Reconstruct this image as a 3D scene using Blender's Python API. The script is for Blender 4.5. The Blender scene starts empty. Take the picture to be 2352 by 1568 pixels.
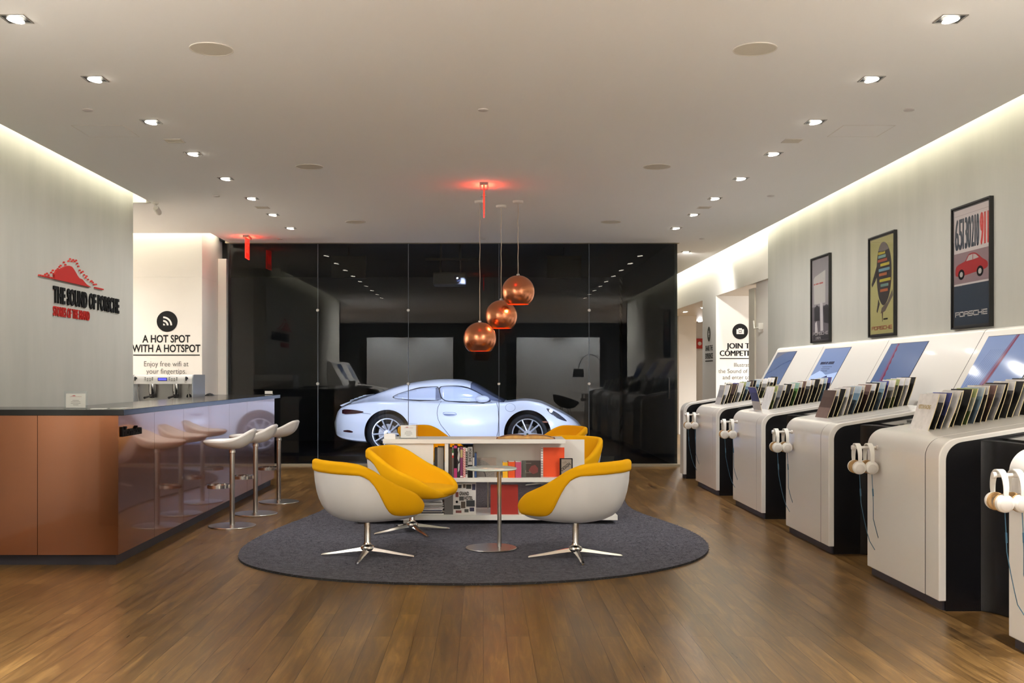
import bpy, bmesh, math, random
from mathutils import Vector, Matrix
R = math.radians
PI = math.pi
S = bpy.context.scene
COL = S.collection

# ------------------------------------------------------------------ camera, exposure, world
F_PX, VPX, VPY, EYE = 2400.0, 1110.0, 861.0, 1.45
cam_d = bpy.data.cameras.new('camera')
cam = bpy.data.objects.new('camera', cam_d)
COL.objects.link(cam)
cam.location = (0, 0, EYE)
cam.rotation_euler = (R(90), 0, 0)
cam_d.sensor_width = 36
cam_d.sensor_fit = 'HORIZONTAL'
cam_d.lens = 36 * F_PX / 2352
cam_d.shift_x = (1176 - VPX) / 2352
cam_d.shift_y = (VPY - 784) / 2352
cam_d.clip_start = 0.05
cam_d.clip_end = 200
S.camera = cam
S.view_settings.view_transform = 'Standard'
S.view_settings.look = 'None'
S.view_settings.gamma = 1
S.view_settings.use_curve_mapping = False
S.view_settings.exposure = 0.41
W = bpy.data.worlds.new('world')
S.world = W
W.use_nodes = True
W.node_tree.nodes['Background'].inputs[0].default_value = (1.0, .9, .8, 1)
W.node_tree.nodes['Background'].inputs[1].default_value = 0.02

DOWN_W = 60.0        # each ceiling downlight in view
NEAR_W = 640.0       # wall-washing downlights before and behind the camera
REAR_W = 1000.0       # wall washers at the rear of the shop, side ones added
COVE_E = 19.0        # emission of the cove strips
CAR_W = 370.0       # projector and added spots on the car
WARM = (1.0, .975, .95)


def spot(name, loc, target, power, color, size_deg, blend=.6, radius=.05, parent=None):
    d = bpy.data.lights.new(name, 'SPOT')
    d.energy = power
    d.color = color
    d.spot_size = R(size_deg)
    d.spot_blend = blend
    d.shadow_soft_size = radius
    o = bpy.data.objects.new(name, d)
    COL.objects.link(o)
    o.location = loc
    dirv = Vector(target) - Vector(loc)
    o.rotation_euler = dirv.to_track_quat('-Z', 'Y').to_euler()
    if parent is not None:
        o.parent = parent
    return o


# spots on the car: the projector's own, plus added ones beside and below
for nx, tx in ((-2.2, -1.7), (-.35, -.4), (1.5, .9)):
    spot('car_spot', (nx, 16.95, 3.0), (tx, 18.6, .55), CAR_W * .34, (.56, .645, 1.0), 75, .5, .12)
    spot('car_spot', (nx, 16.95, .55), (tx, 18.6, .7), CAR_W * .10, (.56, .645, 1.0), 95, .6, .12)  # added low spot, no projector here, evens out the car side


# ------------------------------------------------------------------ materials
def lin(c):
    r = []
    for v in c[:3]:
        v = v / 255.0
        r.append(v / 12.92 if v <= .04045 else ((v + .055) / 1.055) ** 2.4)
    return (r[0], r[1], r[2], 1)


MATS = {}


def mat(name, rgb, rough=.5, metal=0.0, spec=.5, emit=0.0, coat=0.0, emit_rgb=None, noise=0.0, nscale=(4, 4, 4), bump=0.0, bscale=200.0):
    if name in MATS:
        return MATS[name]
    m = bpy.data.materials.new(name)
    m.use_nodes = True
    nt = m.node_tree
    b = nt.nodes['Principled BSDF']
    b.inputs['Base Color'].default_value = lin(rgb)
    b.inputs['Roughness'].default_value = rough
    b.inputs['Metallic'].default_value = metal
    b.inputs['Specular IOR Level'].default_value = spec
    b.inputs['Coat Weight'].default_value = coat
    b.inputs['Coat Roughness'].default_value = .05
    if emit:
        b.inputs['Emission Color'].default_value = lin(emit_rgb or rgb)
        b.inputs['Emission Strength'].default_value = emit
    if noise or bump:
        tc = nt.nodes.new('ShaderNodeTexCoord')
        mp = nt.nodes.new('ShaderNodeMapping')
        nt.links.new(tc.outputs['Object'], mp.inputs['Vector'])
        if noise:
            mp.inputs['Scale'].default_value = nscale
            n = nt.nodes.new('ShaderNodeTexNoise')
            n.inputs['Scale'].default_value = 1
            n.inputs['Detail'].default_value = 6
            n.inputs['Roughness'].default_value = .6
            nt.links.new(mp.outputs[0], n.inputs['Vector'])
            rp = nt.nodes.new('ShaderNodeValToRGB')
            c = lin(rgb)
            rp.color_ramp.elements[0].position = .3
            rp.color_ramp.elements[1].position = .7
            rp.color_ramp.elements[0].color = (c[0] * (1 - noise), c[1] * (1 - noise), c[2] * (1 - noise), 1)
            rp.color_ramp.elements[1].color = (min(1, c[0] * (1 + noise)), min(1, c[1] * (1 + noise)), min(1, c[2] * (1 + noise)), 1)
            nt.links.new(n.outputs['Fac'], rp.inputs[0])
            nt.links.new(rp.outputs[0], b.inputs['Base Color'])
        if bump:
            n2 = nt.nodes.new('ShaderNodeTexNoise')
            n2.inputs['Scale'].default_value = bscale
            nt.links.new(tc.outputs['Object'], n2.inputs['Vector'])
            bp = nt.nodes.new('ShaderNodeBump')
            bp.inputs['Strength'].default_value = bump
            bp.inputs['Distance'].default_value = .01
            nt.links.new(n2.outputs['Fac'], bp.inputs['Height'])
            nt.links.new(bp.outputs[0], b.inputs['Normal'])
    MATS[name] = m
    return m


def wood_floor():
    m = bpy.data.materials.new('oak_planks')
    m.use_nodes = True
    nt = m.node_tree
    L = nt.links
    b = nt.nodes['Principled BSDF']
    tc = nt.nodes.new('ShaderNodeTexCoord')
    mp = nt.nodes.new('ShaderNodeMapping')
    mp.inputs['Rotation'].default_value = (0, 0, R(90))
    L.new(tc.outputs['Object'], mp.inputs['Vector'])
    br = nt.nodes.new('ShaderNodeTexBrick')
    br.offset = .37
    br.offset_frequency = 2
    br.inputs['Color1'].default_value = (0, 0, 0, 1)
    br.inputs['Color2'].default_value = (1, 1, 1, 1)
    br.inputs['Mortar'].default_value = (.5, .5, .5, 1)
    br.inputs['Scale'].default_value = 1
    br.inputs['Mortar Size'].default_value = .0017
    br.inputs['Mortar Smooth'].default_value = .2
    br.inputs['Bias'].default_value = 0
    br.inputs['Brick Width'].default_value = 1.45
    br.inputs['Row Height'].default_value = .128
    L.new(mp.outputs[0], br.inputs['Vector'])
    # per plank offset of the grain
    add = nt.nodes.new('ShaderNodeVectorMath')
    add.operation = 'MULTIPLY_ADD'
    add.inputs[1].default_value = (7.3, 5.1, 3.7)
    L.new(br.outputs['Color'], add.inputs[0])
    L.new(tc.outputs['Object'], add.inputs[2])
    mg = nt.nodes.new('ShaderNodeMapping')
    mg.inputs['Scale'].default_value = (22, 1.6, 1)
    L.new(add.outputs[0], mg.inputs['Vector'])
    n1 = nt.nodes.new('ShaderNodeTexNoise')
    n1.inputs['Scale'].default_value = 1.0
    n1.inputs['Detail'].default_value = 7
    n1.inputs['Roughness'].default_value = .65
    n1.inputs['Distortion'].default_value = 1.2
    L.new(mg.outputs[0], n1.inputs['Vector'])
    mb = nt.nodes.new('ShaderNodeMapping')
    mb.inputs['Scale'].default_value = (5, 1.3, 1)
    L.new(add.outputs[0], mb.inputs['Vector'])
    n2 = nt.nodes.new('ShaderNodeTexNoise')
    n2.inputs['Scale'].default_value = 1.0
    n2.inputs['Detail'].default_value = 3
    L.new(mb.outputs[0], n2.inputs['Vector'])
    rp = nt.nodes.new('ShaderNodeValToRGB')
    e = rp.color_ramp.elements
    e[0].position = .28
    e[0].color = lin((55, 39, 20))
    e[1].position = .70
    e[1].color = lin((150, 117, 68))
    k = e.new(.5)
    k.color = lin((108, 80, 43))
    mixf = nt.nodes.new('ShaderNodeMath')
    mixf.operation = 'MULTIPLY_ADD'
    mixf.inputs[1].default_value = .70
    L.new(n1.outputs['Fac'], mixf.inputs[0])
    m2 = nt.nodes.new('ShaderNodeMath')
    m2.operation = 'MULTIPLY'
    m2.inputs[1].default_value = .30
    L.new(n2.outputs['Fac'], m2.inputs[0])
    L.new(m2.outputs[0], mixf.inputs[2])
    L.new(mixf.outputs[0], rp.inputs[0])
    # per plank tone
    tone = nt.nodes.new('ShaderNodeMapRange')
    tone.inputs['To Min'].default_value = .82
    tone.inputs['To Max'].default_value = 1.16
    L.new(br.outputs['Color'], tone.inputs['Value'])
    mul = nt.nodes.new('ShaderNodeVectorMath')
    mul.operation = 'SCALE'
    L.new(rp.outputs[0], mul.inputs[0])
    L.new(tone.outputs[0], mul.inputs['Scale'])
    mx = nt.nodes.new('ShaderNodeMixRGB')
    mx.inputs['Color2'].default_value = lin((58, 40, 24))
    L.new(br.outputs['Fac'], mx.inputs['Fac'])
    L.new(mul.outputs[0], mx.inputs['Color1'])
    L.new(mx.outputs[0], b.inputs['Base Color'])
    rr = nt.nodes.new('ShaderNodeMapRange')
    rr.inputs['To Min'].default_value = .24
    rr.inputs['To Max'].default_value = .36
    L.new(n1.outputs['Fac'], rr.inputs['Value'])
    L.new(rr.outputs[0], b.inputs['Roughness'])
    b.inputs['Specular IOR Level'].default_value = .45
    bp = nt.nodes.new('ShaderNodeBump')
    bp.inputs['Strength'].default_value = .12
    bp.inputs['Distance'].default_value = .003
    L.new(n1.outputs['Fac'], bp.inputs['Height'])
    bp2 = nt.nodes.new('ShaderNodeBump')
    bp2.inputs['Strength'].default_value = .4
    bp2.inputs['Distance'].default_value = .002
    bp2.invert = True
    L.new(br.outputs['Fac'], bp2.inputs['Height'])
    L.new(bp.outputs[0], bp2.inputs['Normal'])
    L.new(bp2.outputs[0], b.inputs['Normal'])
    return m


def glass_mat(name, ior=1.5, tint=(1, 1, 1, 1), rough=0.0):
    m = bpy.data.materials.new(name)
    m.use_nodes = True
    nt = m.node_tree
    nt.nodes.remove(nt.nodes['Principled BSDF'])
    out = nt.nodes['Material Output']
    tr = nt.nodes.new('ShaderNodeBsdfTransparent')
    tr.inputs[0].default_value = tint
    gl = nt.nodes.new('ShaderNodeBsdfGlossy')
    gl.inputs['Roughness'].default_value = rough
    fr = nt.nodes.new('ShaderNodeFresnel')
    fr.inputs[0].default_value = ior
    mx = nt.nodes.new('ShaderNodeMixShader')
    # front faces only: a ray leaving through the back of the pane passes straight on
    geo = nt.nodes.new('ShaderNodeNewGeometry')
    inv = nt.nodes.new('ShaderNodeMath')
    inv.operation = 'SUBTRACT'
    inv.inputs[0].default_value = 1
    nt.links.new(geo.outputs['Backfacing'], inv.inputs[1])
    mu = nt.nodes.new('ShaderNodeMath')
    mu.operation = 'MULTIPLY'
    nt.links.new(fr.outputs[0], mu.inputs[0])
    nt.links.new(inv.outputs[0], mu.inputs[1])
    nt.links.new(mu.outputs[0], mx.inputs[0])
    nt.links.new(tr.outputs[0], mx.inputs[1])
    nt.links.new(gl.outputs[0], mx.inputs[2])
    nt.links.new(mx.outputs[0], out.inputs['Surface'])
    MATS[name] = m
    return m


# ------------------------------------------------------------------ mesh helper
class MB:
    def __init__(s):
        s.v = []
        s.f = []
        s.m = []
        s.mats = []
        s.cur = 0
        s.T = Matrix.Identity(4)

    def use(s, m):
        if m not in s.mats:
            s.mats.append(m)
        s.cur = s.mats.index(m)
        return s

    def add(s, verts, faces):
        o = len(s.v)
        s.v += [tuple(s.T @ Vector(p)) for p in verts]
        for f in faces:
            s.f.append([o + i for i in f])
            s.m.append(s.cur)
        return s

    def box(s, x0, x1, y0, y1, z0, z1):
        return s.add([(x0, y0, z0), (x1, y0, z0), (x1, y1, z0), (x0, y1, z0), (x0, y0, z1), (x1, y0, z1), (x1, y1, z1), (x0, y1, z1)],
                     [(0, 3, 2, 1), (4, 5, 6, 7), (0, 1, 5, 4), (1, 2, 6, 5), (2, 3, 7, 6), (3, 0, 4, 7)])

    def prism(s, pts, n0, n1, ax='z'):
        """polygon pts (a,b) swept along the third axis from n0 to n1"""
        def P(a, b, n):
            return {'z': (a, b, n), 'y': (a, n, b), 'x': (n, a, b)}[ax]
        k = len(pts)
        vs = [P(a, b, n0) for a, b in pts] + [P(a, b, n1) for a, b in pts]
        fs = [tuple(range(k - 1, -1, -1)), tuple(range(k, 2 * k))]
        for i in range(k):
            j = (i + 1) % k
            fs.append((i, j, k + j, k + i))
        return s.add(vs, fs)

    def ring(s, outer, inner, n0, n1, ax='z'):
        def P(a, b, n):
            return {'z': (a, b, n), 'y': (a, n, b), 'x': (n, a, b)}[ax]
        k = len(outer)
        vs = [P(a, b, n0) for a, b in outer] + [P(a, b, n0) for a, b in inner] + [P(a, b, n1) for a, b in outer] + [P(a, b, n1) for a, b in inner]
        fs = []
        for i in range(k):
            j = (i + 1) % k
            fs += [(i, j, k + j, k + i), (2 * k + i, 3 * k + i, 3 * k + j, 2 * k + j), (i, 2 * k + i, 2 * k + j, j), (k + i, k + j, 3 * k + j, 3 * k + i)]
        return s.add(vs, fs)

    def lathe(s, prof, n=32, c=(0, 0, 0), ax='z', closed=False):
        """prof: list of (r, h)"""
        vs = []
        for r, h in prof:
            for i in range(n):
                a = 2 * PI * i / n
                p = (r * math.cos(a), r * math.sin(a), h)
                if ax == 'y':
                    p = (p[0], -p[2], p[1])
                elif ax == 'x':
                    p = (p[2], p[0], p[1])
                vs.append((p[0] + c[0], p[1] + c[1], p[2] + c[2]))
        fs = []
        K = len(prof)
        for k in range(K if closed else K - 1):
            k2 = (k + 1) % K
            for i in range(n):
                j = (i + 1) % n
                fs.append((k * n + i, k * n + j, k2 * n + j, k2 * n + i))
        if not closed:
            if prof[0][0] > 1e-6:
                fs.append(tuple(range(n - 1, -1, -1)))
            if prof[-1][0] > 1e-6:
                fs.append(tuple((K - 1) * n + i for i in range(n)))
        return s.add(vs, fs)

    def tube(s, pts, r, n=10, loop=False, flat=1.0):
        pts = [Vector(p) for p in pts]
        K = len(pts)
        vs = []
        up = None
        for k in range(K):
            a = pts[(k - 1) % K] if (k > 0 or loop) else pts[k]
            b = pts[(k + 1) % K] if (k < K - 1 or loop) else pts[k]
            t = (b - a).normalized()
            if up is None:
                up = Vector((0, 0, 1)) if abs(t.z) < .9 else Vector((1, 0, 0))
            u = (up - t * up.dot(t)).normalized()
            w = t.cross(u)
            up = u
            rr = r[k] if isinstance(r, (list, tuple)) else r
            for i in range(n):
                an = 2 * PI * i / n
                vs.append(pts[k] + u * (math.cos(an) * rr * flat) + w * (math.sin(an) * rr))
        fs = []
        for k in range(K if loop else K - 1):
            k2 = (k + 1) % K
            for i in range(n):
                j = (i + 1) % n
                fs.append((k * n + i, k * n + j, k2 * n + j, k2 * n + i))
        if not loop:
            fs.append(tuple(range(n - 1, -1, -1)))
            fs.append(tuple((K - 1) * n + i for i in range(n)))
        return s.add(vs, fs)

    def grid(s, rows, closed=False):
        n = len(rows[0])
        vs = [p for r in rows for p in r]
        fs = []
        for k in range(len(rows) - 1):
            for i in range(n if closed else n - 1):
                j = (i + 1) % n
                fs.append((k * n + i, k * n + j, (k + 1) * n + j, (k + 1) * n + i))
        return s.add(vs, fs)

    def sphere(s, c, r, n=16, m=10, sc=(1, 1, 1)):
        prof = [(r * math.sin(PI * k / m), -r * math.cos(PI * k / m)) for k in range(m + 1)]
        prof[0] = (1e-5, -r)
        prof[-1] = (1e-5, r)
        o = len(s.v)
        T = s.T
        s.T = T @ Matrix.Translation(c) @ Matrix.Diagonal((sc[0], sc[1], sc[2], 1))
        s.lathe(prof, n)
        s.T = T
        return s

    def build(s, name, m=None, parent=None, smooth=True, bevel=0, seg=2, subsurf=0, angle=35, weld=0):
        me = bpy.data.meshes.new(name)
        me.from_pydata(s.v, [], s.f)
        if m is not None:
            me.materials.append(m)
        else:
            for q in s.mats:
                me.materials.append(q)
            me.polygons.foreach_set('material_index', s.m)
        bm = bmesh.new()
        bm.from_mesh(me)
        if weld:
            bmesh.ops.remove_doubles(bm, verts=bm.verts, dist=weld)
        bmesh.ops.recalc_face_normals(bm, faces=bm.faces)
        bm.to_mesh(me)
        bm.free()
        if smooth:
            me.polygons.foreach_set('use_smooth', [True] * len(me.polygons))
            me.set_sharp_from_angle(angle=R(angle))
        o = bpy.data.objects.new(name, me)
        COL.objects.link(o)
        if bevel:
            b = o.modifiers.new('bevel', 'BEVEL')
            b.width = bevel
            b.segments = seg
            b.limit_method = 'ANGLE'
            b.angle_limit = R(40)
            b.harden_normals = False
        if subsurf:
            q = o.modifiers.new('sub', 'SUBSURF')
            q.levels = subsurf
            q.render_levels = subsurf
        if parent is not None:
            o.parent = parent
        return o


def circ(r, n=32, c=(0, 0), a0=0, a1=2 * PI):
    full = abs(a1 - a0 - 2 * PI) < 1e-6
    k = n if full else n + 1
    return [(c[0] + r * math.cos(a0 + (a1 - a0) * i / n), c[1] + r * math.sin(a0 + (a1 - a0) * i / n)) for i in range(k)]


def tag(o, label=None, cat=None, group=None, kind=None):
    if label:
        o['label'] = label
    if cat:
        o['category'] = cat
    if group:
        o['group'] = group
    if kind:
        o['kind'] = kind
    return o


def empty(name, loc=(0, 0, 0), rz=0.0, label=None, cat=None, group=None, rot=None):
    o = bpy.data.objects.new(name, None)
    COL.objects.link(o)
    o.empty_display_size = .1
    o.location = loc
    o.rotation_euler = (0, 0, rz) if rot is None else rot
    return tag(o, label, cat, group)


def copy_tree(o, parent=None):
    c = o.copy()
    COL.objects.link(c)
    if parent is not None:
        c.parent = parent
    for ch in list(o.children):
        copy_tree(ch, c)
    return c


def struct(name, mb, m=None, **kw):
    kw.setdefault('smooth', False)
    o = mb.build(name, m, **kw)
    o['kind'] = 'structure'
    return o


def facing(loc, side):
    """matrix of a flat sign: local x to the reader's right, y up, z out of the surface"""
    u, v, n = {'right': ((0, -1, 0), (0, 0, 1), (-1, 0, 0)), 'left': ((0, 1, 0), (0, 0, 1), (1, 0, 0)), 'front': ((1, 0, 0), (0, 0, 1), (0, -1, 0))}[side]
    M = Matrix((u, v, n)).transposed().to_4x4()
    M.translation = Vector(loc)
    return M


_tc = {}


def text_mesh(txt, bold=0.0, extr=0.0, spacing=1.0, align='LEFT', line=1.0):
    key = (txt, bold, extr, spacing, align, line)
    if key in _tc:
        return _tc[key]
    cu = bpy.data.curves.new('lettering', 'FONT')
    cu.body = txt
    cu.size = 1
    cu.offset = bold
    cu.extrude = extr
    cu.space_character = spacing
    cu.space_line = line
    cu.align_x = align
    cu.resolution_u = 3
    ob = bpy.data.objects.new('lettering_tmp', cu)
    COL.objects.link(ob)
    bpy.context.view_layer.update()
    me = bpy.data.meshes.new_from_object(ob.evaluated_get(bpy.context.evaluated_depsgraph_get()))
    bpy.data.objects.remove(ob)
    _tc[key] = ([tuple(v.co) for v in me.vertices], [tuple(p.vertices) for p in me.polygons])
    bpy.data.meshes.remove(me)
    return _tc[key]


def text_into(mb, txt, x, y, w=None, h=.1, z=.002, depth=.001, bold=0.0, align='LEFT', spacing=1.0, rot=0.0, cap=True):
    """write txt into mesh builder mb in its local xy plane; (x,y) is the baseline start / centre; h = cap height"""
    vs, fs = text_mesh(txt, bold, 1.0, spacing)
    if not vs:
        return
    x0 = min(v[0] for v in vs)
    x1 = max(v[0] for v in vs)
    y0 = 0.0 if cap else min(v[1] for v in vs)
    y1 = .73 if cap else max(v[1] for v in vs)
    sy = h / (y1 - y0)
    sx = sy if w is None else w / (x1 - x0)
    wid = (x1 - x0) * sx
    ox = {'LEFT': 0, 'CENTER': -wid / 2, 'RIGHT': -wid}[align]
    c, s = math.cos(rot), math.sin(rot)
    out = []
    for v in vs:
        a = (v[0] - x0) * sx + ox
        b = (v[1] - y0) * sy
        out.append((x + a * c - b * s, y + a * s + b * c, z + (v[2] * .5 + .5) * depth))
    mb.add(out, fs)


def chaikin(poly, n=2):
    for _ in range(n):
        q = []
        for i in range(len(poly)):
            a, c = poly[i], poly[(i + 1) % len(poly)]
            q += [(a[0] * .75 + c[0] * .25, a[1] * .75 + c[1] * .25), (a[0] * .25 + c[0] * .75, a[1] * .25 + c[1] * .75)]
        poly = q
    return poly


def text_bold(mb, txt, x, y, w, h, z, depth, shift, align='LEFT'):
    for k, d in enumerate((-shift, 0, shift)):
        text_into(mb, txt, x + d, y, w, h, z + k * .00004, depth, 0.0, align)


ORD = ['first', 'second', 'third', 'fourth', 'fifth', 'sixth', 'seventh', 'eighth', 'ninth', 'tenth', 'eleventh', 'twelfth', 'thirteenth', 'fourteenth', 'fifteenth', 'sixteenth', 'seventeenth', 'eighteenth', 'nineteenth', 'twentieth']

# ------------------------------------------------------------------ shared materials
M_white = mat('white_paint', (232, 228, 220), .55)
M_ceiling = mat('ceiling_paint', (240, 239, 236), .8)
M_plaster = mat('grey_trowelled_plaster', (176, 175, 166), .75, noise=.07, nscale=(2.2, 2.2, .45))
M_black = mat('black_paint', (13, 13, 15), .6)
M_dark = mat('dark_grey', (38, 38, 40), .5)
M_lacq = mat('white_lacquer', (232, 229, 224), .22, coat=.3)
M_blk_lacq = mat('black_lacquer', (20, 20, 23), .25)
M_plinth = mat('plinth_grey', (52, 50, 58), .5)
M_copper = mat('copper_sheet', (184, 120, 84), .24, metal=1.0, coat=1.0)
M_copper_b = mat('copper_sheet_brushed', (190, 122, 80), .34, metal=1.0)
M_globe = mat('copper_mirror_globe', (224, 146, 106), .27, metal=1.0)
M_steel = mat('brushed_steel', (190, 188, 184), .28, metal=1.0)
M_chrome = mat('polished_chrome', (215, 213, 210), .1, metal=1.0)
M_yellow = mat('yellow_wool', (234, 172, 3), .85, spec=.2, bump=.15, bscale=900)
M_shell = mat('white_shell', (226, 225, 224), .3)
M_rug = mat('charcoal_rug', (108, 108, 117), .95, spec=.1, noise=.35, nscale=(26, 40, 26), bump=1.0, bscale=260)
M_glass = glass_mat('partition_glass', 1.5, (.93, .96, .95, 1))
M_acrylic = glass_mat('clear_acrylic', 1.45, (.97, .98, .98, 1))
M_frost = mat('frosted_glass_top', (205, 216, 208), .12, coat=.5)
M_paper = mat('white_paper', (236, 233, 228), .7)
M_ink = mat('black_ink', (12, 12, 12), .6, spec=.25)
M_grey_ink = mat('grey_ink', (92, 90, 86), .7)
M_red = mat('red_vinyl', (176, 28, 20), .5)
M_lamp = mat('lamp_face', (255, 250, 240), .5, emit=14, emit_rgb=(255, 246, 228))
M_cove_far = mat('cove_led_far', (255, 255, 235), .5, emit=COVE_E * 2.3, emit_rgb=(255, 252, 236))
M_cove = mat('cove_led', (255, 255, 235), .5, emit=COVE_E, emit_rgb=(255, 251, 230))
M_trimgrey = mat('brushed_trim', (150, 146, 140), .35, metal=.8)
M_panel = mat('panel_paint', (222, 217, 208), .8)
M_beige = mat('beige_metal', (158, 146, 124), .5)
M_floor = wood_floor()

# ================================================================== ROOM
CZ = 3.55            # ceiling underside
GY = 16.65           # glass wall
WX = 4.27            # side walls
struct('floor', MB().box(-9, 10, -9.5, 31, -.1, 0), M_floor)
struct('floor', MB().box(-6, 3.1, GY + .08, 23, 0, .006), mat('dark_display_floor', (20, 20, 24), .22))

b = MB()
b.box(-4.04, 4.04, 1.2, GY - .03, CZ, CZ + .06)
b.box(3.12, 4.04, GY - .03, 31, CZ, CZ + .06)
b.box(-8.2, -4.04, 12.74, 15.47, CZ, CZ + .06)
struct('ceiling', b, M_ceiling)
struct('ceiling', MB().box(-9, 10, 1.2, 31, 3.80, 3.86), M_white)            # closes the light coves above
struct('ceiling', MB().box(-7, 7, -9.2, 1.2, CZ, 3.86), M_ceiling)
struct('ceiling', MB().box(-6, 3.1, GY + .05, 23, 3.60, 3.66), M_black)       # display room
struct('ceiling', MB().box(WX + .23, 10, 15.0, 31, 2.9, 2.96), M_white)

# left wall, end of the wall is square on to the passage
struct('wall_left', MB().box(-WX - .25, -WX, 2.1, 12.74, 0, 3.80), M_plaster)
struct('wall_left', MB().box(-7.2, -7, -9.2, 2.3, 0, 3.6), M_white)
struct('wall_left', MB().box(-7, -WX, 2.1, 2.3, 0, 3.6), M_white)
struct('wall_left', MB().box(-8.3, -8.2, 12.0, 17, 0, 3.8), M_white)
struct('wall_left', MB().box(-8.2, -WX - .25, 12.5, 12.74, 0, 3.8), M_white)
# right wall with the posters, then the white bulkhead over the side opening
struct('wall_right', MB().box(WX, WX + .23, 2.1, 15.67, 0, 3.80), M_plaster)
struct('wall_right', MB().box(7, 7.2, -9.2, 2.3, 0, 3.6), M_white)
struct('wall_right', MB().box(WX, 7, 2.1, 2.3, 0, 3.6), M_white)
struct('wall_right', MB().box(WX, WX + .23, 15.67, 31, 2.9, 3.80), M_white)
struct('wall_right', MB().box(WX + .04, WX + .23, 15.67, 16.5, 0, 2.9), M_white)
# rear wall behind the photographer: dark with white panels
struct('wall_rear', MB().box(-7.2, 7.2, -9.4, -9.2, 0, 3.6), mat('rear_wall_grey', (60, 60, 60), .8))
struct('wall_rear', MB().box(-4.65, -1.2, -8.6, -8.4, 0, 2.95), M_white)
struct('wall_rear', MB().box(1.32, 4.65, -8.6, -8.4, 0, 2.95), M_white)
# display room, painted black
struct('wall_back', MB().box(-6.1, 3.1, 23, 23.1, 0, 3.7), M_black)
struct('wall_back', MB().box(-6.1, -6, 17.0, 23, 0, 3.7), M_black)
struct('wall_back', MB().box(3.06, 3.1, GY + .05, 23, 0, 3.7), M_black)
struct('wall_back', MB().box(-6, -4.12, 16.95, 17.05, 0, 3.7), M_black)
# side area on the right
struct('wall_side', MB().box(4.79, 5.22, 25.6, 31, 0, 2.9), M_white)
struct('wall_side', MB().box(3.0, 10, 29.3, 29.4, 0, 3.8), M_white)
struct('wall_side', MB().box(9.9, 10, 15, 29.3, 0, 2.9), M_white)
struct('wall_side', MB().box(WX + .23, 10, 15.0, 15.1, 0, 2.9), M_white)
struct('wall_side', MB().box(3.0, 3.12, 23, 29.3, 0, 3.8), M_white)
# glass head channel, sill and jambs
b = MB()
b.box(-4.10, 3.12, GY - .04, GY + .05, CZ - .001, CZ + .2)
b.box(-4.10, 3.12, GY - .05, GY + .06, 3.545, 3.585)
struct('trim_1', b, M_beige)
struct('trim_2', MB().box(-4.10, 3.12, GY - .09, GY + .07, 0, .035), M_beige)
struct('trim_3', MB().box(-4.22, -4.09, GY - .02, GY + .1, 0, 3.3), M_white)
# white pillar left of the glass and the pillar inside the side opening
b = MB()
b.box(-8.2, -4.22, 15.68, 16.9, 0, 2.914)
b.box(-8.2, -4.224, 15.684, 16.9, 2.914, 2.922)
b.box(-8.2, -4.22, 15.68, 16.9, 2.922, 3.80)
struct('wall_pillar', b, M_white)
struct('wall_pillar', MB().box(WX, 6.6, 19.17, 20.35, 0, 2.9), M_white)

# cove strips: a lit strip high in the slot, washing down the wall
b = MB()
b.box(-4.17, -4.12, 2.3, 12.70, 3.785, 3.797)
b.box(4.12, 4.17, 2.3, 15.66, 3.785, 3.797)
b.box(-7.5, -4.10, 15.55, 15.59, 3.785, 3.797)
b.box(-4.15, -4.10, 15.6, 16.5, 3.785, 3.797)
cv = struct('trim_4', b, M_cove)
struct('trim_7', MB().box(4.12, 4.17, 15.67, 30, 3.785, 3.797), M_cove_far)
# lips that carry the strips
b = MB()
b.box(-4.11, -4.04, 2.1, 12.74, 3.59, 3.612)
b.box(4.04, 4.11, 2.1, 30.5, 3.59, 3.612)
struct('trim_5', b, M_white)
struct('trim_6', MB().box(-4.27, -4.04, 12.735, 12.76, 3.55, 3.8), M_white)

# ------------------------------------------------------------------ glass wall: five panes, joints and buttons
px_edges = [-4.085, -2.636, -1.193, .25, 1.686, 3.10]
for k in range(5):
    w = struct('window_%d' % (k + 1), MB().box(px_edges[k] + .004, px_edges[k + 1] - .004, GY - .006, GY + .006, .03, 3.55), M_glass)
M_fin = glass_mat('fin_edge_glass', 1.5, (.75, .85, .9, 1))
M_finb = mat('silicone_joint', (96, 104, 118), .4)
for k in range(1, 5):
    t = empty('glass_joint', (px_edges[k], GY, 0), 0, 'thin pale vertical joint between dark glass panes, %s' % (
        'behind the bar stools', 'behind the left yellow chairs', 'behind the copper pendants', 'right of the white car')[k - 1], 'joint')
    MB().box(-.005, .005, -.008, .012, .04, 3.54).build('joint_fin', M_finb, t, smooth=False)
    for z in (2.48, 1.31):
        mb = MB()
        mb.lathe([(.001, .032), (.02, .032), (.026, .024), (.026, 0)], 20, (0, 0, z), 'y')
        mb.build('fixing_button', M_steel, t)
# pull handle on the last pane
t = empty('pull_handle', (2.95, GY - .05, 0), 0, 'dark D-shaped pull handle on the glass at its right end', 'handle')
pts = [(0, .045, 1.08), (0, -.02, 1.08), (0, -.03, 1.1), (0, -.03, 1.38), (0, -.02, 1.4), (0, .045, 1.4)]
MB().tube(pts, .012, 10).build('grip', M_dark, t)

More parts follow.
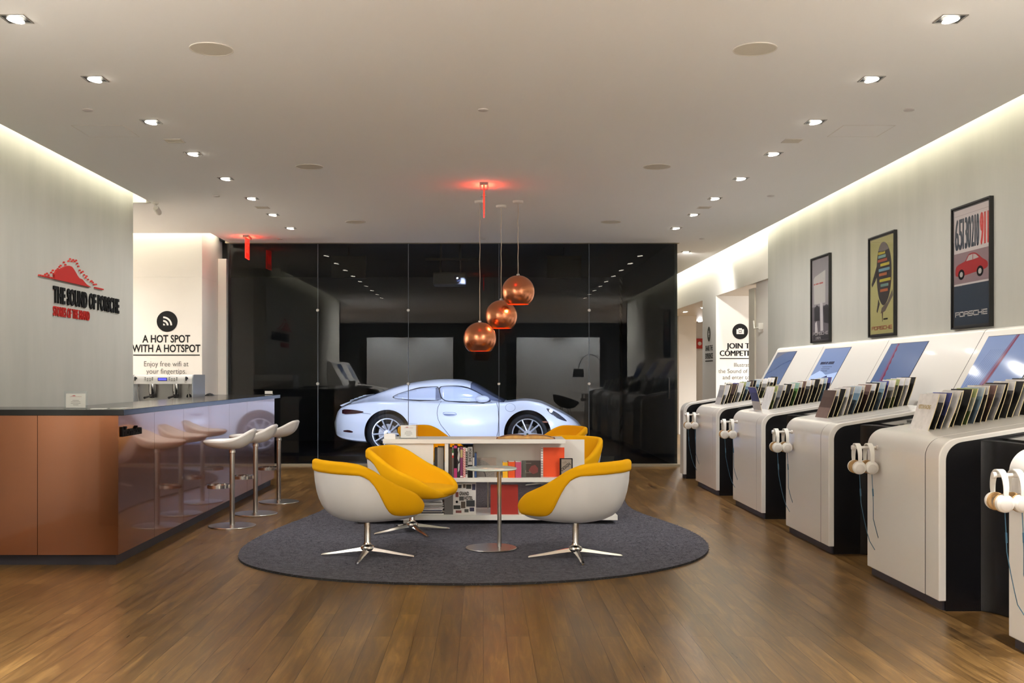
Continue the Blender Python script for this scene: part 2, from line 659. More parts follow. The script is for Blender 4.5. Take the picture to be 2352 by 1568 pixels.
# open door leaf at the side opening with its closer
t = empty('door_1', (4.29, 16.53, 0))
t['kind'] = 'structure'
MB().box(0, .085, 0, .35, .01, 2.83).build('door_leaf', mat('door_leaf_paint', (214, 210, 198), .4), t, smooth=False)
mb = MB()
mb.box(.02, .07, -.004, 0, .9, 1.25)
mb.build('lock_plate', M_trimgrey, t, smooth=False)
t = empty('door_closer', (4.29, 16.12, 2.2), 0, 'small white door closer arm on the jamb beside the open door', 'door closer')
mb = MB()
mb.box(-.05, .02, -.03, .03, -.05, .05)
mb.build('bracket', M_white, t, bevel=.004)
MB().tube([(-.05, 0, -.02), (-.08, .1, -.03), (-.03, .3, -.01), (-.02, .38, .1)], .012, 8).build('arm', M_white, t)

# ------------------------------------------------------------------ downlights
DL_X = 2.755
dl_sq = [(-.075, -.075), (.075, -.075), (.075, .075), (-.075, .075)]
dl_in = [(-.066, -.066), (.066, -.066), (.066, .066), (-.066, .066)]


def downlight(x, y, z, label, group, aim=0.0, power=DOWN_W, tgt=None, cone=140, first=[]):
    if first:
        t = copy_tree(first[0])
        t.location = (x, y, z)
        t.rotation_euler = (0, 0, 0 if x < 0 else PI)
        t['label'] = label
        t['group'] = group
    else:
        t = empty('recessed_downlight', (x, y, z), 0 if x < 0 else PI, label, 'ceiling light', group)
        mb = MB()
        mb.ring(dl_sq, dl_in, -.004, .02)
        mb.build('trim_frame', M_trimgrey, t, smooth=False)
        mb = MB()
        mb.box(-.066, .066, -.066, .066, -.0015, 0.0005)
        mb.build('housing', M_black, t, smooth=False)
        mb = MB()
        mb.T = Matrix.Rotation(R(9), 4, 'Y')
        mb.lathe([(.047, -.006), (.05, -.012), (.044, -.016), (.001, -.017)], 28)
        mb.build('lamp_face', M_lamp, t)
        first.append(t)
    spot('overhead_spot', (x, y, z - .03), tgt or ((3.9 if x > 0 else -3.9), y, .5), power, WARM, cone, .9, .05)
    return t


for i in range(9):
    y = 4.91 + 1.252 * i
    for s, w_ in ((-1, 'left'), (1, 'right')):
        pw = dict(power=NEAR_W, tgt=(4.2 * s, y - 1.8, 1.3)) if i == 0 else (dict(power=160, tgt=(.35 * s, 10.2, .5), cone=64) if i in (1, 2) else (dict(power=DOWN_W * 1.4) if i >= 6 else {}))
        near = ('%s downlight from the front in the %s row' % (ORD[i - 1], w_)) if i > 0 else '%s row downlight above the camera' % w_
        downlight(DL_X * s, y, CZ, 'square recessed downlight, ' + near, 'downlights in two ceiling rows', **pw)
for y in (1.3, 2.5, 3.7):
    for s in (-1, 1):
        spot('overhead_spot', (DL_X * s, y, CZ - .03), (4.2 * s, y - .5, 1.3), NEAR_W, WARM, 140, .9, .05)
downlight(3.45, 17.8, CZ, 'recessed downlight in the corridor ceiling right of the glass wall', 'corridor downlights', tgt=(4.1, 19.8, 1.0), power=140)
spot('overhead_spot', (5.3, 17.0, 2.85), (5.3, 19.17, 1.4), 75, WARM, 120, .8, .05)  # added lamp without a fitting, brightens the pillar front
downlight(4.72, 22.4, 2.9, 'lit downlight in the low ceiling right of the passage mouth', 'corridor downlights', power=90, tgt=(5.5, 24, 0))
downlight(4.62, 23.9, 2.9, 'downlight in the low ceiling above the white far wall edge', 'corridor downlights', power=90, tgt=(5.5, 24, 0))
downlight(5.85, 28.2, 2.9, 'farthest downlight in the low ceiling above the red alarm', 'corridor downlights', power=90, tgt=(5.5, 24, 0))
for x, y in ((6.5, 18), (7.5, 23), (-6, 14.2)):  # added lamps out of view, brighten the side area and passage
    spot('overhead_spot', (x, y, 2.85 if x > 0 else 3.5), (x, y, 0), 900 if x > 0 else 120, WARM, 150, .9, .05)
spot('overhead_spot', (3.5, 21.5, 3.5), (3.5, 21.5, 0), 120, WARM, 110, .9, .05)
spot('overhead_spot', (-6.9, 14.1, 3.4), (-8.1, 14.1, 1.2), 1000, WARM, 120, .8, .05)  # unseen lamp added deep in the passage, bounces light onto the ceiling
# wall washers on the rear wall
for x in (-4.0, -2.0, 2.0, 4.0):
    spot('rear_wall_spot', (x, -7.0, 3.45), (x, -8.5, 1.6), REAR_W * .5, (.82, .91, 1), 100, .8, .05)
for y in (-5, -2, .5):  # unseen washers added along the side walls to lift the ceiling
    for sg in (-1, 1):
        spot('rear_wall_spot', (5.2 * sg, y, 3.45), (7 * sg, y, 1.4), REAR_W, (1, .95, .90), 140, .8, .05)

# ------------------------------------------------------------------ ceiling speakers, sprinkler caps, panels, vents
M_speaker = mat('speaker_grille', (206, 199, 184), .8)
proto = None
for i, y in enumerate((6.73, 10.53, 14.33)):
    for s, w_ in ((-1, 'left'), (1, 'right')):
        lab = 'flat round ceiling speaker grille, %s on the %s side' % (('nearest', 'middle', 'farthest')[i], w_)
        if proto is None:
            proto = empty('ceiling_speaker', (s * 1.75, y, CZ), 0, lab, 'speaker', 'round ceiling speakers')
            MB().ring(circ(.14, 40), circ(.132, 40), -.006, .01).build('rim', M_panel, proto, angle=50)
            MB().lathe([(.132, .004), (.132, -.004), (.12, -.0045), (.001, -.0045)], 40).build('grille', M_speaker, proto)
        else:
            c = copy_tree(proto)
            c.location = (s * 1.75, y, CZ)
            c['label'] = lab
proto = None
for i, y in enumerate((8.27, 12.25, 16.1)):
    for x, w_ in ((-3.13, 'left'), (0, 'middle'), (3.37, 'right')):
        lab = 'small round sprinkler cap on the ceiling, %s in the %s line' % (('nearest', 'second', 'farthest')[i], w_)
        if proto is None:
            proto = MB().lathe([(.042, .004), (.042, -.006), (.036, -.010), (.001, -.011)], 24).build('sprinkler_cap', mat('sprinkler_cap_white', (206, 200, 196), .4))
            c = proto
        else:
            c = copy_tree(proto)
        c.location = (x, y, CZ)
        tag(c, lab, 'sprinkler', 'sprinkler caps')
tag(MB().box(-.004, .004, 0, .001, 0, .001).build('ceiling_spot', M_dark), None)
bpy.data.objects.remove(bpy.data.objects['ceiling_spot'])
for s, w_ in ((-1, 'left'), (1, 'right')):
    t = empty('access_panel', (s * 3.25, 9.0, CZ), 0, 'flush square access panel in the ceiling near the %s wall' % w_, 'panel')
    MB().ring([(-.22, -.21), (.22, -.21), (.22, .21), (-.22, .21)], [(-.216, -.206), (.216, -.206), (.216, .206), (-.216, .206)], -.002, .005).build('panel_frame', M_panel, t, smooth=False)
    MB().box(-.214, .214, -.204, .204, -.0015, .004).build('panel_door', M_ceiling, t, smooth=False)
    for y, q in ((9.37, 'near'), (13.1, 'far')):
        t = empty('ceiling_vent', (s * 2.77, y, CZ), 0, 'small flush slotted vent, %s end of the %s downlight row' % (q, w_), 'vent')
        MB().box(-.08, .08, -.08, .08, -.004, .004).build('frame', M_panel, t, smooth=False)
        mb = MB()
        for k in range(5):
            mb.box(-.07, .07, -.064 + k * .028, -.05 + k * .028, -.006, -.003)
        mb.build('slats', M_speaker, t, smooth=False)
# security camera hanging at the end of the left cove
t = empty('security_camera', (-3.99, 12.72, CZ), 0, 'small white security camera under the ceiling at the cove end', 'camera')
MB().lathe([(.035, 0), (.035, -.02), (.015, -.03), (.012, -.06), (.001, -.06)], 16).build('mount', M_white, t)
mb = MB()
mb.T = Matrix.Translation((.03, -.02, -.10)) @ Matrix.Rotation(R(70), 4, 'X')
mb.lathe([(.001, -.075), (.03, -.07), (.036, -.05), (.036, .05), (.03, .07), (.001, .075)], 18)
mb.build('camera_body', M_white, t)

# ------------------------------------------------------------------ exit signs (edge-lit red panels hung from a ceiling box)
M_exit = mat('exit_red_glow', (255, 40, 26), .3, emit=2.6, emit_rgb=(255, 34, 22))
M_exit_dim = mat('exit_acrylic', (190, 30, 24), .2, emit=.9, emit_rgb=(255, 36, 24))


def exit_sign(x, y, label, rz=0.0, dz=0.0):
    t = empty('exit_sign', (x, y, CZ), rz, label, 'exit sign')
    MB().box(-.04, .04, -.16, .16, -.03, 0).build('canopy', M_trimgrey, t, smooth=False, bevel=.003)
    MB().box(-.006, .006, -.15, .15, -.33, -.03).build('panel', M_exit_dim, t, smooth=False)
    mb = MB()
    mb.box(-.0062, .0062, -.158, -.15, -.335, -.03)
    mb.box(-.0062, .0062, .15, .158, -.335, -.03)
    mb.box(-.0062, .0062, -.158, .158, -.338, -.33)
    mb.build('lit_edge', M_exit, t, smooth=False)
    for sgn, side in ((1, 'left'), (-1, 'right')):
        mb = MB()
        mb.T = facing((.0062 * sgn, 0, -.25), side)
        text_into(mb, 'EXIT', 0, 0, .24, .14, 0, .002, .03, 'CENTER')
        mb.build('lettering', M_exit, t, smooth=False)
    l = bpy.data.lights.new('exit_glow', 'AREA')
    l.energy = 2.6
    l.shape = 'RECTANGLE'
    l.size = .05
    l.size_y = .28
    l.color = (1, .10, .05)
    lo = bpy.data.objects.new('exit_glow', l)
    COL.objects.link(lo)
    lo.location = (x, y, CZ - .10)
    lo.rotation_euler = (PI, 0, 0)
    return t


exit_sign(0.008, 11.55, 'red lit exit sign seen edge-on above the copper pendants')
exit_sign(-3.58, 15.85, 'red lit exit sign hanging at the left end of the glass wall', R(3))

# ------------------------------------------------------------------ fire alarm in the side area, seen through the opening
t = empty('fire_alarm', (6.02, 29.28, 2.33), 0, 'red fire alarm box with white strobe on the far side wall', 'alarm')
MB().box(-.12, .12, -.07, 0, -.14, .14).build('alarm_body', mat('alarm_red', (186, 46, 34), .4), t, bevel=.01)
MB().sphere((.03, -.075, 0), .055, 14, 8, (1, .5, 1)).build('strobe', M_white, t)

# ------------------------------------------------------------------ wall graphics
def decal(name, loc, side, fn, m, label=None, cat=None, parent=None, kind=None):
    mb = MB()
    fn(mb)
    o = mb.build(name, m, parent, smooth=False)
    if parent is None:
        o.matrix_world = facing(loc, side)
    tag(o, label, cat, None, kind)
    return o


# pillar left: hot spot notice. front face Y=15.68, px scale 2400/15.68
U = 15.68 / 2400
t = empty('pillar_notice', (0, 0, 0), 0, 'black wifi notice lettered on the white pillar behind the coffee machine', 'notice')
t.matrix_world = facing(((384 - VPX) * U, 15.678, EYE + (VPY - 738) * U), 'front')
mb = MB()
mb.prism(circ(24 * U, 48), .0005, .0015)
mb.build('badge', M_ink, t, smooth=False)
mb = MB()
for r0, r1 in ((0, 4.2), (8.2, 12.4), (16.5, 20.5)):
    o_ = circ(r1 * U, 14, (-9 * U, -9 * U), 0, PI / 2)
    i_ = circ(max(r0, .01) * U, 14, (-9 * U, -9 * U), 0, PI / 2)
    mb.prism(o_ + i_[::-1], .002, .003)
mb.build('wifi_symbol', M_paper, t, smooth=False)
mb = MB()
text_into(mb, 'A HOT SPOT', -2 * U, -48 * U, 110 * U, 17.5 * U, .0005, .001, .022, 'CENTER')
text_into(mb, 'WITH A HOTSPOT', -2 * U, -70 * U, 157 * U, 17.5 * U, .0005, .001, .022, 'CENTER')
mb.box(-78 * U, 75 * U, -78.5 * U, -76 * U, .0005, .0015)
mb.build('heading', M_ink, t, smooth=False)
mb = MB()
text_into(mb, 'Enjoy free wifi at', -2 * U, -103 * U, 102 * U, 12.5 * U, .0005, .001, -.004, 'CENTER')
text_into(mb, 'your fingertips.', -2 * U, -120 * U, 92 * U, 12.5 * U, .0005, .001, -.004, 'CENTER')
mb.build('small_text', M_grey_ink, t, smooth=False)

# right pillar: front notice
U = 19.17 / 2400
t = empty('pillar_notice', (0, 0, 0), 0, 'black camera badge and competition notice on the pillar front in the opening', 'notice')
t.matrix_world = facing(((1700 - VPX) * U, 19.168, EYE + (VPY - 761) * U), 'front')
MB().prism(circ(18 * U, 40), .0005, .0015).build('badge', M_ink, t, smooth=False)
mb = MB()
mb.ring([(-8.5 * U, -6 * U), (8.5 * U, -6 * U), (8.5 * U, 5 * U), (-8.5 * U, 5 * U)], [(-3 * U, -3 * U), (3 * U, -3 * U), (3 * U, 3 * U), (-3 * U, 3 * U)], .002, .003)
mb.box(-4 * U, 4 * U, 5 * U, 7.5 * U, .002, .003)
mb.prism(circ(2.2 * U, 20), .002, .003)
mb.build('camera_symbol', M_paper, t, smooth=False)
mb = MB()
text_bold(mb, 'JOIN THE', 6 * U, -39 * U, 74 * U, 13 * U, .0005, .001, .7 * U, 'CENTER')
text_bold(mb, 'COMPETITION', 6 * U, -56 * U, 105 * U, 13 * U, .0005, .001, .7 * U, 'CENTER')
mb.box(-47 * U, 60 * U, -63 * U, -61 * U, .0005, .0015)
mb.build('heading', M_ink, t, smooth=False)
mb = MB()
for i_, (s_, w_) in enumerate((('Illustrate', 40), ('the Sound of Porsche', 112), ('and enter to win a', 92), ('trip to Germany', 84))):
    text_into(mb, s_, 6 * U, (-81 - 14.3 * i_) * U, w_ * U, 9.8 * U, .0005, .001, -.004, 'CENTER')
mb.build('small_text', M_grey_ink, t, smooth=False)
# right pillar: notice on the side face, read from the corridor (faces -X)
t = empty('pillar_notice', (0, 0, 0), 0, 'narrow notice with round badge on the pillar side facing the glass wall', 'notice')
t.matrix_world = facing((WX - .002, 19.76, EYE + .775), 'right')
MB().prism(circ(.14, 36), .0005, .0015).build('badge', mat('badge_olive', (70, 70, 58), .6), t, smooth=False)
mb = MB()
mb.box(-.015, .015, -.06, .06, .002, .003)
mb.box(-.045, .045, -.012, .012, .002, .003)
mb.build('badge_symbol', M_paper, t, smooth=False)
mb = MB()
text_into(mb, 'SHARE THE', 0, -.31, .62, .10, .0005, .001, .022, 'CENTER')
text_into(mb, 'EXPERIENCE', 0, -.46, .66, .10, .0005, .001, .022, 'CENTER')
mb.box(-.33, .33, -.515, -.50, .0005, .0015)
mb.build('heading', M_ink, t, smooth=False)

# ------------------------------------------------------------------ logo sign on the left wall
t = empty('wall_sign', (0, 0, 0), 0, 'raised red mound emblem over black and red lettering on left wall', 'sign')
t.matrix_world = facing((-WX + .001, 10.36, 2.40), 'left')
mb = MB()
# profile of the mound, y along the wall from the lettering's left edge
prof = [(0, 0), (0, .045), (.05, .09), (.10, .12), (.16, .125), (.24, .15), (.33, .175), (.42, .19), (.50, .188), (.56, .165), (.62, .135), (.68, .10), (.74, .075), (.84, .07), (.90, .045), (.98, .02), (1.06, .012), (1.12, 0)]
prof = [(a * .86, b * .9) for a, b in prof]
mb.prism(prof[:1] + prof[1:], .001, .022)


def tri(a, b, s=.017):
    mb.prism([(a - s, b), (a + s, b), (a, b + s * 1.4)], .001, .02)


for k in range(14):
    tri(-.34 + k * .028, 0, .011)
for k in range(10):
    tri(1.1 + k * .026, 0, .011)
for a, b in ((-.2, .03), (-.16, .05), (-.12, .03), (-.06, .08), (-.02, .12), (.0, .07), (.06, .13), (.1, .16), (.14, .2), (.19, .17), (.17, .225), (.25, .29), (.29, .26), (.31, .23), (.37, .33), (.41, .37), (.45, .34), (.49, .37), (.53, .35), (.57, .375), (.6, .33), (.63, .29), (.67, .23), (.71, .2), (.75, .22), (.79, .17), (.86, .16), (.83, .13), (.9, .11), (.98, .09), (1.0, .1), (1.04, .08), (1.07, .05), (1.13, .06)):
    tri(a, b * .64, .012)
mb.build('mound_emblem', M_red, t, smooth=False)
mb = MB()
text_into(mb, 'THE SOUND OF PORSCHE', 0, -.225, 1.86, .165, .001, .014, .03, 'LEFT', 1.08)
mb.build('black_lettering', M_ink, t, smooth=False)
mb = MB()
text_into(mb, 'STORIES OF THE BRAND', 0, -.36, .95, .10, .001, .010, .01, 'LEFT', 1.08)
mb.build('red_lettering', M_red, t, smooth=False)

# ================================================================== FURNITURE
def lerp_tab(tab, x):
    if x <= tab[0][0]:
        return tab[0][1]
    for (a, b), (c, d) in zip(tab, tab[1:]):
        if x <= c:
            u = (x - a) / (c - a)
            return b + (d - b) * u
    return tab[-1][1]


def smooth_tab(tab, x):
    """Catmull-Rom through a table"""
    n = len(tab)
    if x <= tab[0][0]:
        return tab[0][1]
    if x >= tab[-1][0]:
        return tab[-1][1]
    for i in range(n - 1):
        if x <= tab[i + 1][0]:
            break
    x0, y0 = tab[i]
    x1, y1 = tab[i + 1]
    def slope(k):
        if k == 0:
            return (tab[1][1] - tab[0][1]) / (tab[1][0] - tab[0][0])
        if k == n - 1:
            return (tab[-1][1] - tab[-2][1]) / (tab[-1][0] - tab[-2][0])
        a = (tab[k][1] - tab[k - 1][1]) / (tab[k][0] - tab[k - 1][0])
        b = (tab[k + 1][1] - tab[k][1]) / (tab[k + 1][0] - tab[k][0])
        if a * b <= 0:
            return 0
        return 2 * a * b / (a + b)
    h = x1 - x0
    t = (x - x0) / h
    m0, m1 = slope(i) * h, slope(i + 1) * h
    return (2 * t ** 3 - 3 * t ** 2 + 1) * y0 + (t ** 3 - 2 * t ** 2 + t) * m0 + (-2 * t ** 3 + 3 * t ** 2) * y1 + (t ** 3 - t ** 2) * m1


# ------------------------------------------------------------------ rug
rug_px = [(545, 1284), (552, 1263), (585, 1240), (640, 1215), (700, 1192), (748, 1172), (775, 1150), (772, 1134), (775, 1112), (830, 1092), (960, 1079), (1110, 1075), (1260, 1078), (1380, 1088), (1425, 1102), (1436, 1122), (1432, 1145), (1442, 1168), (1480, 1185), (1540, 1204), (1590, 1224), (1620, 1243), (1630, 1262), (1618, 1280), (1575, 1299), (1490, 1317), (1390, 1331), (1250, 1341), (1085, 1345), (930, 1343), (800, 1338), (690, 1328), (600, 1311), (560, 1298)]
rug = []
for x, y in rug_px:
    d = F_PX * EYE / (y - VPY)
    rug.append(((x - VPX) * d / F_PX, d))
# smooth the outline
for _ in range(2):
    q = []
    for i in range(len(rug)):
        a, c = rug[i], rug[(i + 1) % len(rug)]
        q += [(a[0] * .75 + c[0] * .25, a[1] * .75 + c[1] * .25), (a[0] * .25 + c[0] * .75, a[1] * .25 + c[1] * .75)]
    rug = q
RZ = .022
mb = MB()
mb.prism(rug, 0.0, .016)
ru = empty('rug', (0, 0, 0), 0, 'large dark charcoal shaggy rug with a rounded free-form outline', 'rug')
mb.build('backing', mat('rug_backing', (40, 39, 42), .9), ru, smooth=False)
# pile: a fine grid clipped to the outline, with tufted displacement
random.seed(5)
bm = bmesh.new()
vs = [bm.verts.new((x, y, .017)) for x, y in rug]
bm.faces.new(vs)
bmesh.ops.triangulate(bm, faces=bm.faces[:])
me = bpy.data.meshes.new('pile')
bm.to_mesh(me)
bm.free()
pile = bpy.data.objects.new('pile', me)
COL.objects.link(pile)
me.materials.append(M_rug)
pile.parent = ru
pile['kind'] = 'stuff'
ps = pile.modifiers.new('tufts', 'PARTICLE_SYSTEM').particle_system
st = ps.settings
st.type = 'HAIR'
st.count = 320000
st.hair_length = .011
st.hair_step = 2
st.render_step = 2
st.use_advanced_hair = True
st.root_radius = 1.0
st.tip_radius = .55
st.radius_scale = .0014
st.brownian_factor = .003
st.use_even_distribution = True
st.factor_random = .006
st.material = 1
if hasattr(S, 'cycles_curves'):
    S.cycles_curves.shape = 'RIBBONS'


# ------------------------------------------------------------------ yellow swivel chairs (front = local +x)
CH_H = [(0, .745), (30, .745), (45, .738), (60, .70), (75, .635), (90, .575), (105, .53), (118, .49), (128, .445), (138, .40), (150, .375), (180, .37)]
CH_R = [(0, .375), (30, .405), (45, .435), (60, .43), (75, .412), (90, .405), (105, .415), (120, .435), (135, .445), (150, .40), (180, .355)]
CH_B = [(0, .677), (48, .675), (58, .648), (66, .585), (75, .475), (84, .39), (95, .352), (110, .340), (180, .335)]


def chair_rad(phi, t, r):
    return r * (.10 + .90 * max(0, math.sin(t * PI / 2)) ** .58)


def make_chair():
    t0 = empty('swivel_chair', (0, 0, 0))
    N = 72
    B0 = .285
    shell, outer, rows_out, rows_pad = [], [], [], []
    for k in range(N):
        ph = -180 + 360.0 * k / N
        a = abs(ph)
        h = smooth_tab(CH_H, a)
        r = smooth_tab(CH_R, a)
        zb = min(smooth_tab(CH_B, a), h - .03)
        d = (-math.cos(R(ph)), math.sin(R(ph)))

        def at(t, off=0.0):
            rr = chair_rad(ph, t, r) + off
            return (d[0] * rr, d[1] * rr, B0 + (h - B0) * t ** 2.1)

        tb = max(.05, ((zb - B0) / (h - B0)) ** (1 / 2.1))
        col = [at(tb * j / 9.0) for j in range(10)]
        col.append(at(tb, -.03))
        shell.append(col)
        # upholstery section: starts at shell edge, bulges, over the rim, down inside
        sec = [at(tb, -.012), at(tb, .004), at(tb + .02, .012)]
        for j in range(1, 6):
            sec.append(at(tb + .02 + (1 - tb - .02) * j / 5.0, .012))
        p = at(1.0, .012)
        rim_c = (p[0] - d[0] * .028, p[1] - d[1] * .028, p[2])
        for j in range(1, 7):
            an = PI * j / 6.0
            sec.append((rim_c[0] + d[0] * .028 * math.cos(an), rim_c[1] + d[1] * .028 * math.cos(an), rim_c[2] + .026 * math.sin(an)))
        for j in range(1, 6):
            tt = 1 - .75 * j / 5.0
            q = at(tt, -.046)
            sec.append((q[0], q[1], q[2] + .004))
        rows_out.append(sec)
    m = MB()
    m.grid([list(c) for c in zip(*shell)], closed=True)
    m.build('shell', M_shell, t0, angle=60)
    m = MB()
    m.grid([list(c) for c in zip(*rows_out)], closed=True)
    m.build('upholstery', M_yellow, t0, angle=80)
    # seat cushion
    rows = []
    for z, f in ((.335, .55), (.345, .93), (.365, 1.0), (.39, 1.005), (.408, .975), (.417, .92), (.422, .7), (.424, .3), (.424, .01)):
        row = []
        for k in range(N):
            ph = -180 + 360.0 * k / N
            a = abs(ph)
            rc = smooth_tab([(0, .29), (45, .335), (75, .335), (100, .35), (120, .37), (140, .385), (155, .40), (180, .395)], a)
            hh = smooth_tab(CH_H, a)
            lim = chair_rad(ph, max(.02, min(1, (z - .285) / (hh - .285))) ** (1 / 2.1), smooth_tab(CH_R, a)) - .02 if a < 132 else 9
            rc = min(rc, lim / f) if f > .3 else rc
            row.append((-math.cos(R(ph)) * rc * f, math.sin(R(ph)) * rc * f, z + (.012 * (f if a < 90 else -f * .3) if z > .4 else 0)))
        rows.append(row)
    m = MB()
    m.grid(rows, closed=True)
    m.build('seat', M_yellow, t0, angle=80)
    m = MB()
    m.lathe([(.001, .05), (.05, .05), (.056, .062), (.05, .078), (.034, .088), (.030, .095), (.026, .11), (.026, .286), (.001, .286)], 24)
    m.build('column', M_chrome, t0)
    m = MB()
    m.lathe([(.001, .27), (.075, .272), (.085, .284), (.09, .292), (.001, .292)], 28)
    m.build('seat_plate', M_dark, t0)
    for k in range(4):
        an = PI / 4 + k * PI / 2
        m = MB()
        m.T = Matrix.Rotation(an, 4, 'Z')
        rows = []
        for x, w, z1, z0 in ((.02, .026, .074, .045), (.12, .021, .056, .034), (.25, .016, .032, .016), (.36, .013, .014, .003), (.375, .010, .008, .0)):
            rows.append([(x, -w, z0), (x, -w * .6, z1), (x, w * .6, z1), (x, w, z0)])
        m.grid(rows, closed=True)
        m.add(rows[-1], [(0, 1, 2, 3)])
        m.build('leg', M_chrome, t0, angle=30)
    return t0


chair_specs = [
    (-.915, 8.26, 38, 'yellow and white swivel chair at front left, seen from behind'),
    (.725, 8.22, 140, 'yellow and white swivel chair at front right, seen from behind'),
    (-.65, 9.55, -18, 'yellow swivel chair facing right in front of the bookshelf'),
    (-.66, 13.5, -35, 'yellow chair behind the bookshelf, its top showing before the car door'),
    (.90, 13.4, 205, 'yellow chair behind the bookshelf top by the front of the car'),
    (.82, 11.08, 228, 'yellow chair close behind the right end of the bookshelf'),
]
ch0 = make_chair()
for i, (x, y, a, lab) in enumerate(chair_specs):
    c = ch0 if i == 0 else copy_tree(ch0)
    c.location = (x, y, RZ)
    c.rotation_euler = (0, 0, R(a))
    tag(c, lab, 'chair', 'yellow lounge chairs around the bookshelf')

# ------------------------------------------------------------------ side table
t = empty('side_table', (.065, 8.63, RZ), 0, 'small round side table with frosted glass top and off-centre steel pole', 'table')
m = MB()
m.lathe([(.001, .648), (.205, .648), (.212, .652), (.214, .657), (.212, .662), (.205, .665), (.001, .665)], 56)
m.build('table_top', M_frost, t)
m = MB()
m.T = Matrix.Translation((.068, 0, 0))
m.lathe([(.001, .004), (.017, .004), (.017, .648), (.001, .648)], 20)
m.build('pole', M_steel, t)
m = MB()
m.lathe([(.001, 0), (.208, 0), (.212, .003), (.208, .008), (.001, .008)], 56)
m.build('base', mat('table_base_plate', (176, 172, 170), .3, metal=1.0), t)

# ------------------------------------------------------------------ bookshelf
BY0, BY1 = 10.03, 10.62
t = empty('bookshelf', (0, 0, RZ), 0, 'low white lacquered bookshelf of stacked boards standing on the rug', 'bookshelf')
shelf_m = mat('shelf_lacquer', (230, 227, 219), .35)
MB().box(-1.25, 1.29, BY0, BY1, .035, .082).build('base_board', shelf_m, t, smooth=False, bevel=.002)
MB().box(-.95, .80, BY0, BY1, .400, .440).build('middle_board', shelf_m, t, smooth=False, bevel=.002)
MB().box(.80, 1.02, BY0 + .05, BY1, .400, .440).build('middle_board', shelf_m, t, smooth=False, bevel=.002)
MB().box(-.965, .79, BY0, BY1 - .1, .770, .811).build('top_board', shelf_m, t, smooth=False, bevel=.002)
MB().box(-.94, -.48, BY0 + .02, BY0 + .04, .440, .770).build('closed_front', shelf_m, t, smooth=False, bevel=.001)
MB().box(-.94, -.92, BY0 + .041, BY1 - .1, .440, .770).build('end_panel', shelf_m, t, smooth=False)
MB().box(-.37, -.335, BY0 + .01, BY1 - .1, .440, .770).build('upright', shelf_m, t, smooth=False, bevel=.001)
MB().box(-.10, 1.0, BY0 + .30, BY0 + .325, .440, .790).build('back_panel', shelf_m, t, smooth=False, bevel=.001)
MB().box(-.375, -.29, BY0 + .06, BY1 - .06, .082, .400).build('upright', mat('shelf_grey_panel', (112, 108, 104), .5), t, smooth=False, bevel=.001)
MB().box(.93, .955, BY0 + .1, BY1 - .05, .082, .400).build('upright', shelf_m, t, smooth=False, bevel=.001)
MB().box(-.95, -.92, BY0 + .05, BY1 - .05, .082, .400).build('upright', shelf_m, t, smooth=False, bevel=.001)
MB().box(.04, .055, BY1 - .05, BY1 - .03, .082, .400).build('upright', shelf_m, t, smooth=False)
for x in (-.74, .9):
    for y in (BY0 + .06, BY1 - .08):
        MB().box(x - .03, x + .03, y - .02, y + .02, 0, .035).build('foot', shelf_m, t, smooth=False)
SZ1, SZ2, SZ3 = RZ + .082, RZ + .440, RZ + .811      # base, middle, top board surfaces


def book(x0, x1, y0, y1, z0, z1, cov, label, spine=None, deco=None, page='top', pages=M_paper, cat='book', name='book', group=None):
    """upright book: cover block (three sides) with a page block inside; the side facing the camera is the spine (or front cover)"""
    cx, cy = (x0 + x1) / 2, (y0 + y1) / 2
    tt = empty(name, (cx, cy, z0), 0, label, cat, group)
    hx, hy, hh = (x1 - x0) / 2, (y1 - y0) / 2, z1 - z0
    c = min(.004, hx * .25, hy * .25)
    m = MB()
    if x1 - x0 < y1 - y0:   # spine to camera
        m.box(-hx, -hx + c, -hy, hy, 0, hh)
        m.box(hx - c, hx, -hy, hy, 0, hh)
        m.box(-hx + c, hx - c, -hy, -hy + c, 0, hh)
        m.build('cover', cov, tt, smooth=False)
        MB().box(-hx + c, hx - c, -hy + c, hy - .006, .003, hh - .004).build('pages', pages, tt, smooth=False)
    else:                   # front cover to camera
        m.box(-hx, hx, -hy, -hy + c, 0, hh)
        m.box(-hx, hx, hy - c, hy, 0, hh)
        m.box(-hx, -hx + c, -hy + c, hy - c, 0, hh)
        m.build('cover', cov, tt, smooth=False)
        MB().box(-hx + c, hx - .006, -hy + c, hy - c, .003, hh - .004).build('pages', pages, tt, smooth=False)
    if deco:
        mats_ = {}
        def D(mm):
            if mm not in mats_:
                q = MB()
                q.T = Matrix(((1, 0, 0, 0), (0, 0, -1, -hy), (0, 1, 0, hh / 2), (0, 0, 0, 1)))
                mats_[mm] = q
            return mats_[mm]
        deco(D, hx, hh / 2)
        for mm, q in mats_.items():
            q.build('cover_print', mm, tt, smooth=False)
    return tt


XU = 10.03 / 2400.0


def sx(px):
    return (px - VPX) * XU


K = lambda n, c, **k: mat('print_' + n, c, .55, **k)
yb = BY0 + .03
G1 = 'upright books on the middle board'


def spine_rects(items):
    """items: (material, z fraction from, to)"""
    def f(D, hx, hz):
        for mm, a, b_ in items:
            D(mm).box(-hx * .98, hx * .98, (2 * a - 1) * hz, (2 * b_ - 1) * hz, .0003, .0012)
    return f


def spine_text(txt, m_, a=.1, b_=.9, fill=.6, extra=None, bold=.0):
    def f(D, hx, hz):
        if extra:
            extra(D, hx, hz)
        L = (b_ - a) * 2 * hz
        h = 2 * hx * fill
        q = D(m_)
        text_into(q, txt, -h * .5, (2 * b_ - 1) * hz, L, h, .0013, .0006, bold, 'LEFT', 1.0, -PI / 2)
    return f


